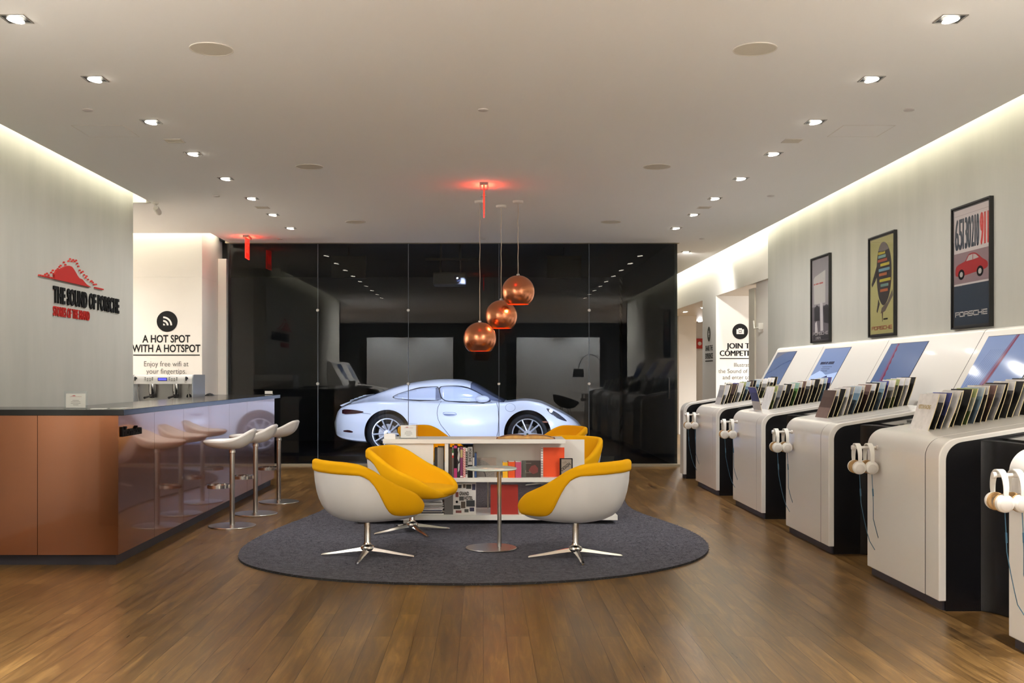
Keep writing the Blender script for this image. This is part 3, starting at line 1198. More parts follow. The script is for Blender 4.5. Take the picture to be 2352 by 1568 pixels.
def hatch(D, hx, hz):
    k = 0
    z = -hz
    q = D(K('hatch_red', (190, 36, 38)))
    while z < hz - .016:
        q.prism([(-hx, z), (hx * .1, z + .008), (hx * .1, z + .016), (-hx, z + .008)], .0003, .0012)
        q.prism([(hx * .1, z + .012), (hx, z + .004), (hx, z + .012), (hx * .1, z + .019)], .0003, .0012)
        z += .0165


def bw_photo(D, hx, hz):
    q = D(K('photo_pale', (190, 190, 186)))
    q.prism([(-hx * .9, hz * .3), (hx * .2, hz * .9), (hx * .9, hz * .5), (hx * .1, hz * .05)], .0003, .001)
    q.prism([(-hx * .3, -hz * .1), (hx * .8, hz * .0), (hx * .5, -hz * .5), (-hx * .6, -hz * .65)], .0003, .001)
    q.prism([(-hx * .5, hz * .7), (hx * .6, hz * .99), (-hx * .5, hz * .99)], .0003, .001)


z2 = SZ2
P_ = lambda y: EYE + (VPY - y) * XU      # height of a pixel row at the shelf front
book(sx(1031), sx(1037.5), yb, yb + .24, z2, P_(1030), K('brown', (74, 56, 44)), 'dark brown book, leftmost upright against the shelf divider', group=G1)
book(sx(1038), sx(1042), yb, yb + .25, z2, P_(1026), K('flag', (96, 92, 86)), 'thin grey book with green white red bands, left of the magenta one', group=G1,
     deco=spine_rects([(K('green', (56, 110, 60)), .8, .88), (M_paper, .72, .8), (K('bandred', (178, 44, 40)), .64, .72)]))
book(sx(1042.5), sx(1049.5), yb - .01, yb + .26, z2, P_(1023.5), K('magenta', (178, 50, 110)), 'tall magenta book with black spine panel', group=G1,
     deco=spine_rects([(M_ink, .3, .92)]))
book(sx(1050), sx(1056.5), yb, yb + .25, z2, P_(1028), K('bwphoto', (40, 40, 42)), 'black and white photograph spine right of the magenta book', group=G1, deco=bw_photo)
book(sx(1057), sx(1062.5), yb, yb + .25, z2, P_(1027), K('purple', (122, 48, 92)), 'purple book with pale gold label near the top', group=G1,
     deco=spine_rects([(K('gold', (178, 160, 110)), .66, .92), (M_paper, .02, .06)]))
book(sx(1063.5), sx(1069), yb, yb + .24, z2, P_(1028), K('hatchbase', (226, 220, 212)), 'book with red and white zigzag striped spine', group=G1, deco=hatch)
book(sx(1069.5), sx(1073.5), yb, yb + .24, z2, P_(1029), K('palegrey', (206, 204, 200)), 'thin white spine with black letters beside the zigzag spine', group=G1,
     deco=spine_rects([(M_ink, .12 + .06 * q_, .16 + .06 * q_) for q_ in range(13)]))
book(sx(1074.5), sx(1085), yb, yb + .26, z2, P_(1027.5), K('silver', (172, 168, 166)), 'thick silver and black book with large vertical letters', group=G1,
     deco=spine_text('PORSCHE', M_ink, .52, .96, .62, spine_rects([(M_ink, .0, .42)]), .02))
book(sx(1086), sx(1089.5), yb + .02, yb + .2, z2, P_(1051), M_paper, 'short thin white book right of the silver spine', group=G1)
book(sx(1090), sx(1094.5), yb + .01, yb + .2, z2, P_(1041), K('navy', (44, 70, 116)), 'slim navy blue book at the end of the row', group=G1)
# books in the closed bay seen in its gap
book(sx(997), sx(1003), yb + .03, yb + .25, z2, P_(1030), K('charcoal', (52, 50, 50)), 'dark upright book in the gap left of the shelf divider')
book(sx(1004), sx(1018), yb + .03, yb + .28, z2, P_(1028), K('warmgrey', (140, 134, 128)), 'wide grey box file in the gap left of the divider')

# landscape book with a drilled brake disc pictured on its cover


def disc_cover(D, hx, hz):
    def arc(r, n=24):
        pts_ = [(-hx * .96 + r * math.cos(PI / 2 * k / n), -hz * .97 + r * math.sin(PI / 2 * k / n)) for k in range(n + 1)]
        return [(min(a, hx * .98), min(b_, hz * .98)) for a, b_ in pts_]
    D(K('disc_grey', (120, 114, 108))).prism(arc(.168) + arc(.085)[::-1], .0003, .0008)
    D(K('disc_dark', (40, 38, 37))).prism(arc(.085) + arc(.074)[::-1], .0003, .0009)
    D(K('disc_hub', (104, 98, 93))).prism(arc(.074) + [(-hx * .96, -hz * .97)], .0003, .0008)
    q = D(K('disc_hole', (66, 62, 58)))
    for k in range(26):
        a = PI / 2 * (k + .5) / 26
        rr = (.1, .12, .14, .156)[k % 4]
        x_, y_ = -hx * .96 + rr * math.cos(a), -hz * .97 + rr * math.sin(a)
        if x_ < hx * .94 and y_ < hz * .94:
            q.prism(circ(.0035, 8, (x_, y_)), .0008, .0011)


book(sx(1095.5), sx(1140), yb + .06, yb + .085, z2, P_(1053), K('beige_cover', (140, 126, 114)), 'beige landscape book with a drilled brake disc pictured on its cover', deco=disc_cover)

G2 = 'small coloured books on the middle board'
yb2 = BY0 + .03
book(sx(1155), sx(1166.5), yb2, yb2 + .17, z2, P_(1062), K('yellowbook', (236, 176, 22)), 'small yellow book at the left of the coloured row', group=G2)
book(sx(1167.5), sx(1183), yb2, yb2 + .17, z2, P_(1061), K('orangebook', (226, 84, 20)), 'small orange book between the yellow and pink ones', group=G2)
book(sx(1184), sx(1197.5), yb2, yb2 + .17, z2, P_(1061.5), K('pinkbook', (196, 78, 112)), 'small pink book right of the orange one', group=G2)


def dark_car(D, hx, hz):
    q = D(K('photo_red', (120, 58, 54)))
    q.prism([(-.3 * hx, -.2 * hz), (0, .35 * hz), (.4 * hx, .5 * hz), (.72 * hx, .1 * hz), (.7 * hx, -.4 * hz), (.2 * hx, -.62 * hz)], .0003, .001)
    q = D(K('photo_line', (150, 140, 130)))
    q.box(-.62 * hx, -.55 * hx, -.35 * hz, -.15 * hz, .0003, .001)
    q.box(-.2 * hx, -.12 * hx, -.35 * hz, -.22 * hz, .0003, .001)
    q.box(-.66 * hx, .0, -.46 * hz, -.42 * hz, .0003, .001)
    q.box(-.6 * hx, 0, .66 * hz, .7 * hz, .0003, .001)
    D(K('photo_side', (88, 92, 84))).box(-hx * .99, -.55 * hx, -hz * .99, hz * .99, .0002, .0006)


book(sx(1199), sx(1243), yb2 + .04, yb2 + .065, z2, P_(1059), K('darkcover', (64, 52, 46)), 'landscape book with a dark red car on its cover', deco=dark_car)


def spiral(D, hx, hz):
    q = D(M_ink)
    for k in range(12):
        q.box(-hx * .99, -hx * .84, (-.95 + k * .17) * hz, (-.92 + k * .17) * hz, .0003, .001)
    D(M_paper).box(-hx, -hx * .82, -hz, hz, .0001, .0003)


book(sx(1244), sx(1298.5), yb2 + .085, yb2 + .11, z2, P_(1029.5), K('bigorange', (232, 78, 26)), 'large bright orange book with a white binding strip', deco=spiral)


def design(D, hx, hz):
    D(K('taupe', (150, 136, 122))).box(-hx * .78, hx * .8, -hz * .93, hz * .93, .0003, .0008)
    text_into(D(K('tan_text', (116, 102, 88))), 'THE', -.5 * hx, .35 * hz, .7 * hx, .022, .001, .0005, .0, 'LEFT', 1, R(30))
    text_into(D(M_ink), 'DESIGN', -.66 * hx, -.35 * hz, 1.7 * hx, .03, .001, .0005, .02, 'LEFT', 1, R(38))


book(sx(1287), sx(1316.5), yb2 + .02, yb2 + .06, z2, P_(1053.5), M_ink, 'small black-edged book with slanted black title on taupe', deco=design)


def grand(D, hx, hz):
    text_into(D(M_ink), 'GRAND', -.45 * hx, .22 * hz, .85 * hx, .035, .0005, .0008, .03)
    text_into(D(M_ink), 'HOTEL', -.02 * hx, -.07 * hz, .75 * hx, .035, .0005, .0008, .03)
    ph = [K('g%d' % i, c) for i, c in enumerate(((60, 62, 66), (96, 82, 70), (54, 56, 52), (60, 58, 84), (128, 72, 66), (84, 84, 80)))]
    for i, (a, b_, w_, h_) in enumerate(((-.55, .68, .3, .2), (-.12, .68, .22, .24), (.15, .62, .44, .28), (.66, .55, .3, .38), (-.78, .1, .26, .32), (-.46, -.12, .4, .26), (.16, -.5, .74, .4), (-.3, -.6, .38, .42), (-.95, -.66, .6, .24), (.45, -.8, .4, .24), (-.76, -.9, .5, .16), (0, -.86, .36, .2))):
        D(ph[i % 6]).box(a * hx, (a + w_) * hx, b_ * hz, (b_ + h_) * hz, .0003, .001)
    q = D(M_ink)
    q.prism(circ(.012, 16, (-.66 * hx, -.2 * hz)), .0003, .001)


z1 = SZ1
book(sx(1040), sx(1093), BY0 + .06, BY0 + .11, z1, z1 + .305, K('grandbase', (222, 218, 212)), 'white book with big black title and small photos', deco=grand)
book(sx(1127), sx(1190.5), BY0 + .07, BY0 + .12, z1, z1 + .284, K('redbook', (164, 42, 30)), 'plain red hardback standing on the base board', deco=None)
t = empty('booklet', (sx(1203), BY0 + .14, z1), R(6), 'thin cream booklet lying on the base board beside the red book', 'booklet')
MB().box(-.055, .055, -.09, .09, 0, .012).build('pages', K('cream', (214, 196, 170)), t, smooth=False)
MB().box(-.056, .056, -.091, .091, .012, .014).build('cover', K('cream2', (222, 206, 184)), t, smooth=False)
t = empty('booklet', (sx(1230), BY0 + .16, z1), R(-4), 'flat dark magazine lying under the right chair seat on the base board', 'booklet')
MB().box(-.09, .09, -.1, .1, 0, .018).build('pages', M_paper, t, smooth=False)
MB().box(-.091, .091, -.101, .101, .018, .02).build('cover', M_dark, t, smooth=False)
# stack of magazines
random.seed(11)
cols = [(226, 222, 214), (70, 70, 74), (214, 206, 190), (236, 234, 230), (50, 56, 88), (222, 218, 210), (164, 60, 56), (230, 226, 220), (52, 50, 48), (210, 206, 160), (200, 196, 190), (60, 60, 62), (228, 224, 218), (84, 80, 76), (220, 216, 210), (40, 40, 42)]
zz = z1
for i, c in enumerate(cols):
    th = random.uniform(.007, .013)
    w_ = random.uniform(.285, .318) / 2
    tt = empty('magazine', (sx(981) + random.uniform(-.008, .008), BY0 + .17 + random.uniform(-.01, .01), zz), R(random.uniform(-2, 2)),
               '%s magazine from the bottom of the flat stack on the base board' % ORD[i], 'magazine', 'stack of magazines')
    MB().box(-w_, w_, -.11, .11, .0006, th - .0012).build('pages', M_paper, tt, smooth=False)
    m = MB()
    cm = K('mag%d' % i, c)
    m.box(-w_ - .001, w_ + .001, -.111, .111, th - .0012, th)
    m.box(-w_ - .001, w_ + .001, -.111, .111, 0, .0006)
    m.box(-w_ - .001, w_ + .001, -.112, -.11, 0, th) if i % 3 == 1 else None
    m.build('cover', cm, tt, smooth=False)
    zz += th
# open book on top
t = empty('open_book', (sx(1209), BY0 + .17, SZ3), R(-2), 'open picture book with golden pages lying on the top board', 'book')
m = MB()
rows = []
for y in (-.13, .13):
    row = []
    for k in range(25):
        x = -.27 + .54 * k / 24
        u = abs(x) / .27
        row.append((x, y, .010 + .020 * (math.sin(PI * min(1, u * 1.05)) ** .6 if u > .001 else 0) + .010 * (1 - u) - .004 * u))
    rows.append(row)
m.grid(rows)
low = [[(p[0], p[1], .004) for p in rows[0]], [(p[0], p[1], .004) for p in rows[1]]]
m.grid([low[0], rows[0]])
m.grid([low[1], rows[1]])
m.build('pages', K('goldpage', (196, 150, 84), noise=.25, nscale=(14, 14, 3)), t, angle=50)
m = MB()
for a, b_, c in ((-.25, -.02, (92, 66, 52)), (.03, .25, (150, 110, 70))):
    r0 = []
    for y in (-.11, .11):
        row = []
        for k in range(9):
            x = a + (b_ - a) * k / 8
            u = abs(x) / .27
            row.append((x, y, .0108 + .020 * (math.sin(PI * min(1, u * 1.05)) ** .6) + .010 * (1 - u) - .004 * u))
        r0.append(row)
    m.use(K('pagephoto%d' % (a > 0), c, noise=.4, nscale=(20, 20, 5)))
    m.grid(r0)
m.build('page_photos', None, t)
MB().box(-.285, .285, -.14, .14, 0, .004).build('cover', K('bookcover_rust', (120, 66, 34)), t, smooth=False)


# ------------------------------------------------------------------ acrylic card stands
def sign_holder(loc, w, h, label, tilt=8):
    tt = empty('sign_holder', loc, 0, label, 'sign holder')
    m = MB()
    m.box(-w / 2, w / 2, -.004, 0, .003, h)
    m.box(-w / 2, w / 2, .004, .008, .003, h)
    m.build('acrylic_front', M_acrylic, tt, smooth=False)
    MB().box(-w / 2, w / 2, -.03, .04, 0, .003).build('acrylic_foot', M_acrylic, tt, smooth=False)
    MB().box(-w * .42, w * .42, .0008, .0032, .008, h * .86).build('card', M_paper, tt, smooth=False)
    m = MB()
    m.T = Matrix(((1, 0, 0, 0), (0, 0, -1, .0006), (0, 1, 0, 0), (0, 0, 0, 1)))
    m.use(M_red)
    text_into(m, 'THE SOUND OF PORSCHE', 0, h * .67, w * .5, h * .035, 0, .0003, .0, 'CENTER')
    m.prism([(-w * .2, h * .72), (w * .02, h * .72), (-w * .06, h * .77)], 0, .0003)
    m.use(M_grey_ink)
    for k, ww in enumerate((.28, .4, .42, .24)):
        m.box(-w * ww / 2, w * ww / 2, h * (.46 - .085 * k), h * (.478 - .085 * k), 0, .0003)
    m.build('card_print', None, tt, smooth=False)
    return tt


sign_holder((sx(936), BY0 + .12, SZ3), .178, .150, 'clear acrylic sign holder with white card on the bookshelf top')
t = empty('card_box', (sx(893), BY0 + .10, SZ3), R(4), 'small white card box at the left end of the bookshelf top', 'box')
MB().box(-.055, .055, -.03, .03, 0, .045).build('box_body', M_paper, t, smooth=False, bevel=.002)
MB().box(-.05, .05, -.026, .026, .045, .05).build('cards', M_white, t, smooth=False)

# ------------------------------------------------------------------ bar counter
BX = -2.77
t = empty('bar_counter', (0, 0, 0), 0, 'long copper-clad bar counter with black top on the left', 'counter')
M_top = mat('black_counter_top', (15, 15, 16), .16)
b = MB()
seams = [7.93, 8.80, 9.66, 10.55, 11.4, 12.25, 13.06, 13.86]
for a, c in zip(seams, seams[1:]):
    b.box(BX - .03, BX, max(a + .002, 7.956), c - .002, .085, 1.145)
b.build('side_cladding', M_copper, t, smooth=False)
b = MB()
for a, c in ((-4.26, -3.385), (-3.381, BX)):
    b.box(a, c, 7.93, 7.955, .085, 1.145)
b.build('end_cladding', M_copper, t, smooth=False)
b = MB()
b.box(BX - .60, BX - .031, 7.956, 13.83, .085, 1.145)
b.box(-4.26, BX - .601, 7.956, 8.5, .085, 1.145)
b.box(-4.26, BX - .601, 13.35, 13.83, .085, .93)
b.box(-4.26, BX - .601, 13.70, 13.83, .93, 1.145)
b.build('core', M_dark, t, smooth=False)
b = MB()
b.box(-4.26, BX - .04, 7.99, 13.80, 0, .085)
b.build('plinth', M_plinth, t, smooth=False)
b = MB()
b.prism([(-4.26, 7.86), (BX + .065, 7.86), (BX + .065, 13.92), (-4.26, 13.92), (-4.26, 13.62), (BX - .66, 13.62), (BX - .66, 8.55), (-4.26, 8.55)], 1.145, 1.19)
b.build('counter_top', M_top, t, smooth=False, bevel=.003)
MB().box(-4.26, BX - .67, 12.86, 13.61, .90, .94).build('work_top', M_white, t, smooth=False)
MB().box(-4.26, BX - .67, 12.88, 13.34, .085, .90).build('work_cabinet', M_white, t, smooth=False)
m = MB()
m.T = facing((BX + .001, 7.99, 1.015), 'left')
text_into(m, 'Information', 0, -.035, .45, .075, 0, .012, .03)
m.build('lettering', M_ink, t, smooth=False)

sign_holder((-3.16, 8.10, 1.19), .18, .135, 'clear acrylic sign holder with white card on the bar top')
for i, (x, y) in enumerate(((-2.95, 8.02), (-2.82, 8.15))):
    tt = empty('leaflet', (x, y, 1.19), R(10 - 30 * i), ('white leaflet lying on the bar top right of the sign holder', 'white leaflet at the near corner of the bar top')[i], 'leaflet')
    MB().box(-.05, .05, -.075, .075, 0, .003).build('sheet', M_paper, tt, smooth=False)
    MB().box(-.04, .04, -.03, .03, .003, .0034).build('print', K('leafgrey', (180, 178, 172)), tt, smooth=False)
t = empty('card_holder', (-2.83, 13.78, 1.19), 0, 'small white card holder at the far end of the bar', 'card holder')
MB().box(-.055, .055, -.02, .02, 0, .012).build('tray', M_acrylic, t, smooth=False)
MB().box(-.05, .05, -.004, .004, .012, .05).build('cards', M_paper, t, smooth=False)

# ------------------------------------------------------------------ coffee machine
t = empty('coffee_machine', (-3.97, 12.94, .94), 0, 'white and steel two-group espresso machine on the back counter behind the bar', 'coffee machine')
m = MB()


def cap_prof(y0, y1, z0, z1, r, n=8):
    return [(y0, z0), (y1, z0), (y1, z1)] + [(y0 + r - r * math.sin(PI / 2 * k / n), z1 - r + r * math.cos(PI / 2 * k / n)) for k in range(n + 1)]


m.prism(cap_prof(0, .56, .40, .515, .06), -.36, .36, 'x')
m.build('upper_body', M_lacq, t, angle=30)
m = MB()
m.prism(cap_prof(0, .56, .03, .515, .06), .361, .375, 'x')
m.build('side_panel', mat('machine_side', (196, 200, 206), .2, metal=.6), t, angle=30)
m = MB()
m.prism(cap_prof(0, .56, .03, .515, .06), -.375, -.361, 'x')
m.build('side_panel', mat('machine_side', (196, 200, 206), .2, metal=.6), t, angle=30)
MB().box(-.36, .36, .20, .56, .05, .40).build('boiler_case', M_steel, t, smooth=False)
MB().box(-.36, .36, .01, .20, .03, .07).build('drip_tray', M_chrome, t, smooth=False, bevel=.008)
m = MB()
for k in range(24):
    m.box(-.33 + k * .028, -.318 + k * .028, .03, .18, .0705, .072)
m.build('drip_grate', M_dark, t, smooth=False)
for x in (-.17, .13):
    g = MB()
    g.lathe([(.001, .27), (.035, .27), (.042, .30), (.042, .40), (.001, .40)], 24, (x, .12, 0))
    go = g.build('group_head', M_chrome, t)
    g = MB()
    g.lathe([(.001, .22), (.03, .225), (.035, .27), (.001, .27)], 20, (x, .12, 0))
    g.tube([(x, .09, .25), (x - .02, .0, .24), (x - .03, -.08, .23)], [.010, .013, .015], 10)
    g.build('portafilter', mat('portafilter_dark', (44, 42, 42), .3), go)
    g = MB()
    for dx in (-.06, -.03, 0, .03):
        for dz in (0, .024):
            g.lathe([(.001, .004), (.009, .004), (.009, .0), (.001, 0)], 12, (x + dx + .015, -.001, .452 + dz - (.01 if dx in (-.03, 0) else 0)), 'y')
    g.build('buttons', M_steel, t)
MB().box(-.06, .055, -.004, .0, .438, .478).build('display_frame', M_dark, t, smooth=False)
MB().box(-.052, .047, -.0055, -.004, .445, .472).build('display', mat('display_blue', (70, 70, 220), .3, emit=1.6), t, smooth=False)
for x in (-.33, .30):
    g = MB()
    g.lathe([(.001, .03), (.014, .03), (.016, 0), (.001, 0)], 14, (x, 0, .47), 'y')
    g.box(x - .007, x + .007, -.045, -.028, .44, .49)
    g.build('steam_lever', M_dark, t, smooth=False)
    MB().tube([(x + .0, .1, .40), (x, .06, .32), (x + .015, .05, .2), (x + .02, .04, .14)], .007, 8).build('steam_wand', M_chrome, t)
m = MB()
m.lathe([(.001, .006), (.032, .006), (.034, 0), (.001, 0)], 20, (.27, .199, .24), 'y')
m.lathe([(.001, .006), (.032, .006), (.034, 0), (.001, 0)], 20, (.27, .199, .15), 'y')
m.build('gauge', M_dark, t)
m = MB()
for x in (-.3, .3):
    for y in (.06, .5):
        m.lathe([(.02, 0), (.025, .03), (.001, .03)], 12, (x, y, 0))
m.build('feet', M_dark, t)
# tap at the far work top
t = empty('water_tap', (-3.55, 13.3, .94), 0, 'thin dark bent water tap behind the coffee machine', 'tap')
MB().tube([(0, 0, 0), (0, 0, .20)] + [(.07 - .07 * math.cos(a * PI / 8), 0, .20 + .07 * math.sin(a * PI / 8)) for a in range(1, 9)] + [(.14, 0, .14)], .011, 10).build('spout', M_dark, t)
MB().lathe([(.03, 0), (.026, .02), (.001, .02)], 14).build('foot', M_dark, t)

# ------------------------------------------------------------------ bar stools (front = local -x, towards the bar)
ST_H = [(0, .918), (25, .915), (45, .895), (65, .855), (85, .825), (110, .812), (180, .808)]
ST_R = [(0, .215), (30, .235), (50, .245), (75, .225), (100, .215), (130, .235), (155, .262), (180, .27)]


def make_stool():
    t0 = empty('bar_stool', (0, 0, 0))
    N = 56
    rows = []
    for k in range(N):
        ph = -180 + 360.0 * k / N
        a = abs(ph)
        h = smooth_tab(ST_H, a)
        r = smooth_tab(ST_R, a)
        d = (math.cos(R(ph)), math.sin(R(ph)))
        z0 = .742

        def at(t, off=0.0, dz=0.0):
            rr = r * (.18 + .82 * math.sin(t * PI / 2) ** .9) + off
            return (d[0] * rr, d[1] * rr, z0 + (h - z0) * t ** 1.6 + dz)
        sec = [at(j / 8.0) for j in range(8)]
        sec += [at(.97, .004), at(1, .006), at(1, .002, .012), at(1, -.012, .020), at(1, -.028, .014)]
        for j in range(1, 9):
            tt = 1 - j / 8.0
            q = at(tt, -.03)
            zi = .800 + (h - .800) * tt ** 2.2
            rr = max(.002, r * (tt ** .55) - .03 * tt)
            sec.append((d[0] * rr, d[1] * rr, zi + .006 * tt))
        rows.append(sec)
    m = MB()
    m.grid([list(c) for c in zip(*rows)], closed=True)
    m.add([rows[k][0] for k in range(N)], [tuple(range(N))])
    m.build('seat', M_lacq, t0, angle=70)
    m = MB()
    m.lathe([(.001, .008), (.024, .008), (.024, .33), (.0245, .335), (.0245, .70), (.03, .705), (.03, .725), (.022, .745), (.001, .745)], 22)
    m.build('column', M_steel, t0)
    m = MB()
    m.lathe([(.001, 0), (.222, 0), (.226, .004), (.224, .010), (.03, .016), (.001, .016)], 56)
    m.build('base', M_steel, t0)
    loop = [(-.130 + .105 * math.cos(a), .125 * math.sin(a), .385) for a in [2 * PI * k / 32 for k in range(32)]]
    m = MB()
    rws = []
    for dz, dr in ((-.016, 0), (.016, 0), (.016, -.006), (-.016, -.006)):
        rws.append([(-.130 + (.105 + dr) * math.cos(a), (.125 + dr) * math.sin(a), .385 + dz) for a in [2 * PI * k / 40 for k in range(40)]])
    m.grid(rws + [rws[0]], closed=True)
    m.box(-.05, .0, -.018, .018, .369, .401)
    m.build('footrest', M_chrome, t0, angle=40)
    return t0


s0 = make_stool()
for i, (x, y, a, lab) in enumerate(((-2.41, 10.03, 4, 'white bar stool on chrome pole, nearest of the three at the copper bar'),
                                    (-2.38, 10.92, 0, 'middle white bar stool of the three at the copper bar'),
                                    (-2.335, 11.93, -6, 'farthest white bar stool, beside the far end of the bar'))):
    c = s0 if i == 0 else copy_tree(s0)
    c.location = (x, y, 0)
    c.rotation_euler = (0, 0, R(a))
    tag(c, lab, 'bar stool', 'white bar stools along the copper bar')

# ------------------------------------------------------------------ copper pendants
def pendant(x, y, z, label, first=[]):
    t0 = empty('pendant_lamp', (x, y, z), 0, label, 'pendant lamp', 'copper globe pendants')
    if first:
        for ch in first[0].children:
            if ch.name.startswith(('globe', 'bulb')):
                c = ch.copy()
                COL.objects.link(c)
                c.parent = t0
    else:
        r = .2
        prof_o, prof_i = [], []
        a0, a1 = R(-49), R(86)
        for k in range(33):
            a = a0 + (a1 - a0) * k / 32
            prof_o.append((r * math.cos(a), r * math.sin(a)))
            prof_i.append(((r - .004) * math.cos(a), (r - .004) * math.sin(a)))
        m = MB()
        m.use(M_globe)
        m.lathe(prof_o[::1], 64, closed=False)
        m.f = m.f[:-2]
        m.m = m.m[:-2]
        m.use(mat('globe_lining', (236, 120, 50), .35, metal=1.0))
        k0 = len(m.f)
        m.lathe(prof_i, 64)
        m.f = m.f[:-2]
        m.m = m.m[:-2]
        n = 64
        m.use(M_globe)
        o2 = len(prof_o) * n
        for i in range(n):
            j = (i + 1) % n
            m.f.append([i, j, o2 + j, o2 + i])
            m.m.append(0)
        m.build('globe_shade', None, t0, angle=60)
        m = MB()
        m.sphere((0, 0, .0), .045, 16, 10)
        m.build('bulb', mat('bulb_glow', (255, 190, 110), .5, emit=5.0, emit_rgb=(255, 150, 70)), t0)
        first.append(t0)
    m = MB()
    m.lathe([(.012, .195), (.02, .198), (.02, .212), (.006, .225), (.001, .225)], 14)
    m.build('cap', M_steel, t0)
    L = CZ - z
    m = MB()
    m.tube([(0, 0, .22)] + [(.006 * math.sin(3 * k), .004 * math.cos(2 * k), .22 + (L - .25) * k / 8) for k in range(1, 8)] + [(0, 0, L - .02)], .0045, 8)
    m.build('cord', mat('pale_cord', (196, 184, 166), .6), t0)
    m = MB()
    m.lathe([(.001, L - .035), (.02, L - .034), (.06, L - .026), (.065, L - .012), (.065, L), (.001, L)], 28)
    m.build('canopy', M_white, t0)
    l = bpy.data.lights.new('pendant_bulb', 'POINT')
    l.energy = 5
    l.color = (1, .55, .25)
    l.shadow_soft_size = .05
    lo = bpy.data.objects.new('pendant_bulb', l)
    COL.objects.link(lo)
    lo.location = (x, y, z - .09)


pendant(.42, 12.61, 2.452, 'highest of the three copper globe pendants')
pendant(.222, 12.95, 2.178, 'middle of the three copper globe pendants')
pendant(-.042, 12.61, 1.888, 'lowest of the three copper globe pendants')

# ================================================================== LISTENING STATIONS (right wall)
# local frame: x as in the room (towards the wall), y = distance behind the station's near face
PITCH, KW = 2.05, 1.20
Y_ST = [6.42 + PITCH * k for k in (-1, 0, 1, 2, 3)]


def ramp(x):
    return 1.062 + .165 * (x - 2.92)


def body_profile(x0, z0, dz, r, xe):
    """front edge, rounded shoulder, rising top"""
    a = math.atan(.165)
    pts = [(x0, z0)]
    zt = ramp(x0 + r) + dz
    n = 10
    for k in range(n + 1):
        an = PI - (PI / 2 - a) * k / n
        pts.append((x0 + r + r * math.cos(an), zt - r + r * math.sin(an)))
    pts += [(xe, ramp(xe) + dz), (xe, z0)]
    return pts


M_screen_glass = mat('screen_glass', (30, 34, 44), .08)
M_frame_blk = mat('seam_black', (24, 24, 26), .5)


def board_pt(z, off=0.0):
    """sloping backboard surface: x at height z, moved out by off"""
    return 4.2 - (1.84 - z) / 1.82


NB = Vector((-1.82, 0, 1)).normalized()      # board normal in xz (out, up)


def screen_frame(y0, y1, z0, z1):
    """matrix for a picture lying in the board: local x along -y (reader's right), y up the slope, z out; origin at its centre"""
    up = Vector((1, 0, 1.82)).normalized()
    u = Vector((0, -1, 0))
    n = u.cross(up)
    M = Matrix((u, up, n)).transposed().to_4x4()
    zc = (z0 + z1) / 2
    M.translation = Vector((board_pt(zc), (y0 + y1) / 2, zc)) + n * .002
    return M


def kiosk_body(t, y0, y1, with_fin=True):
    m = MB()
    if with_fin:
        m.prism(body_profile(2.80, .06, 0, .13, 3.70), y0 + .206, y1, 'y')
        m.build('body', M_lacq, t, bevel=.006, angle=30)
        m = MB()
        m.prism(body_profile(2.80, .06, 0, .13, 3.70), y0, y0 + .2, 'y')
        m.build('end_panel', M_lacq, t, bevel=.006, angle=30)
        m = MB()
        m.prism(body_profile(2.8015, .06, -.0015, .13, 3.70), y0 + .19, y0 + .21, 'y')
        m.build('seam', M_frame_blk, t, smooth=False)
    else:
        m.prism(body_profile(2.80, .06, 0, .13, 3.70), y0, y1, 'y')
        m.build('body', M_lacq, t, bevel=.006, angle=30)
    m = MB()
    m.prism(body_profile(2.842, .0, -.028, .12, 3.695), y0 - .004, y0 + .02, 'y')
    m.build('side_panel', M_blk_lacq, t, angle=30)
    m = MB()
    m.box(2.83, 3.69, y0 + .02, y1 - .01, 0, .062)
    m.build('plinth', M_plinth, t, smooth=False)


def make_station():
    t = empty('listening_station', (0, 0, 0))
    kiosk_body(t, 0, KW)
    # curved black console filling the bay between this station and the next one nearer the door
    g0 = -(PITCH - KW)
    pts = [(3.70, 0)]
    half = [(3.05, -.003), (3.09, -.05), (3.115, -.10), (3.135, -.17), (3.15, -.26), (3.155, -.34)]
    pts += half
    mid = g0 / 2
    pts += [(x, 2 * mid - y) for x, y in half[::-1]]
    pts += [(3.70, g0)]
    m = MB()
    m.prism(pts, 0.0, 1.05)
    m.build('console', M_blk_lacq, t, angle=40, bevel=.006)
    # sloping black desk top with controls, set in front of the screens
    m = MB()
    m.T = Matrix.Translation((3.18, mid, 1.052)) @ Matrix.Rotation(-math.atan(.16), 4, 'Y')
    m.box(0, .60, -.40, .40, 0, .012)
    dk = m.build('desk_top', mat('desk_glass', (26, 27, 28), .08), t, smooth=False)
    m = MB()
    m.T = Matrix.Translation((3.30, mid + .10, 1.083)) @ Matrix.Rotation(-math.atan(.16), 4, 'Y')
    for k in range(5):
        m.lathe([(.014, 0), (.013, .010), (.001, .010)], 14, (.04, -.16 + .055 * k, .001))
    m.box(.09, .2, -.18, .08, 0, .002)
    m.build('controls', mat('control_grey', (92, 94, 92), .4), dk, smooth=False)
    return t


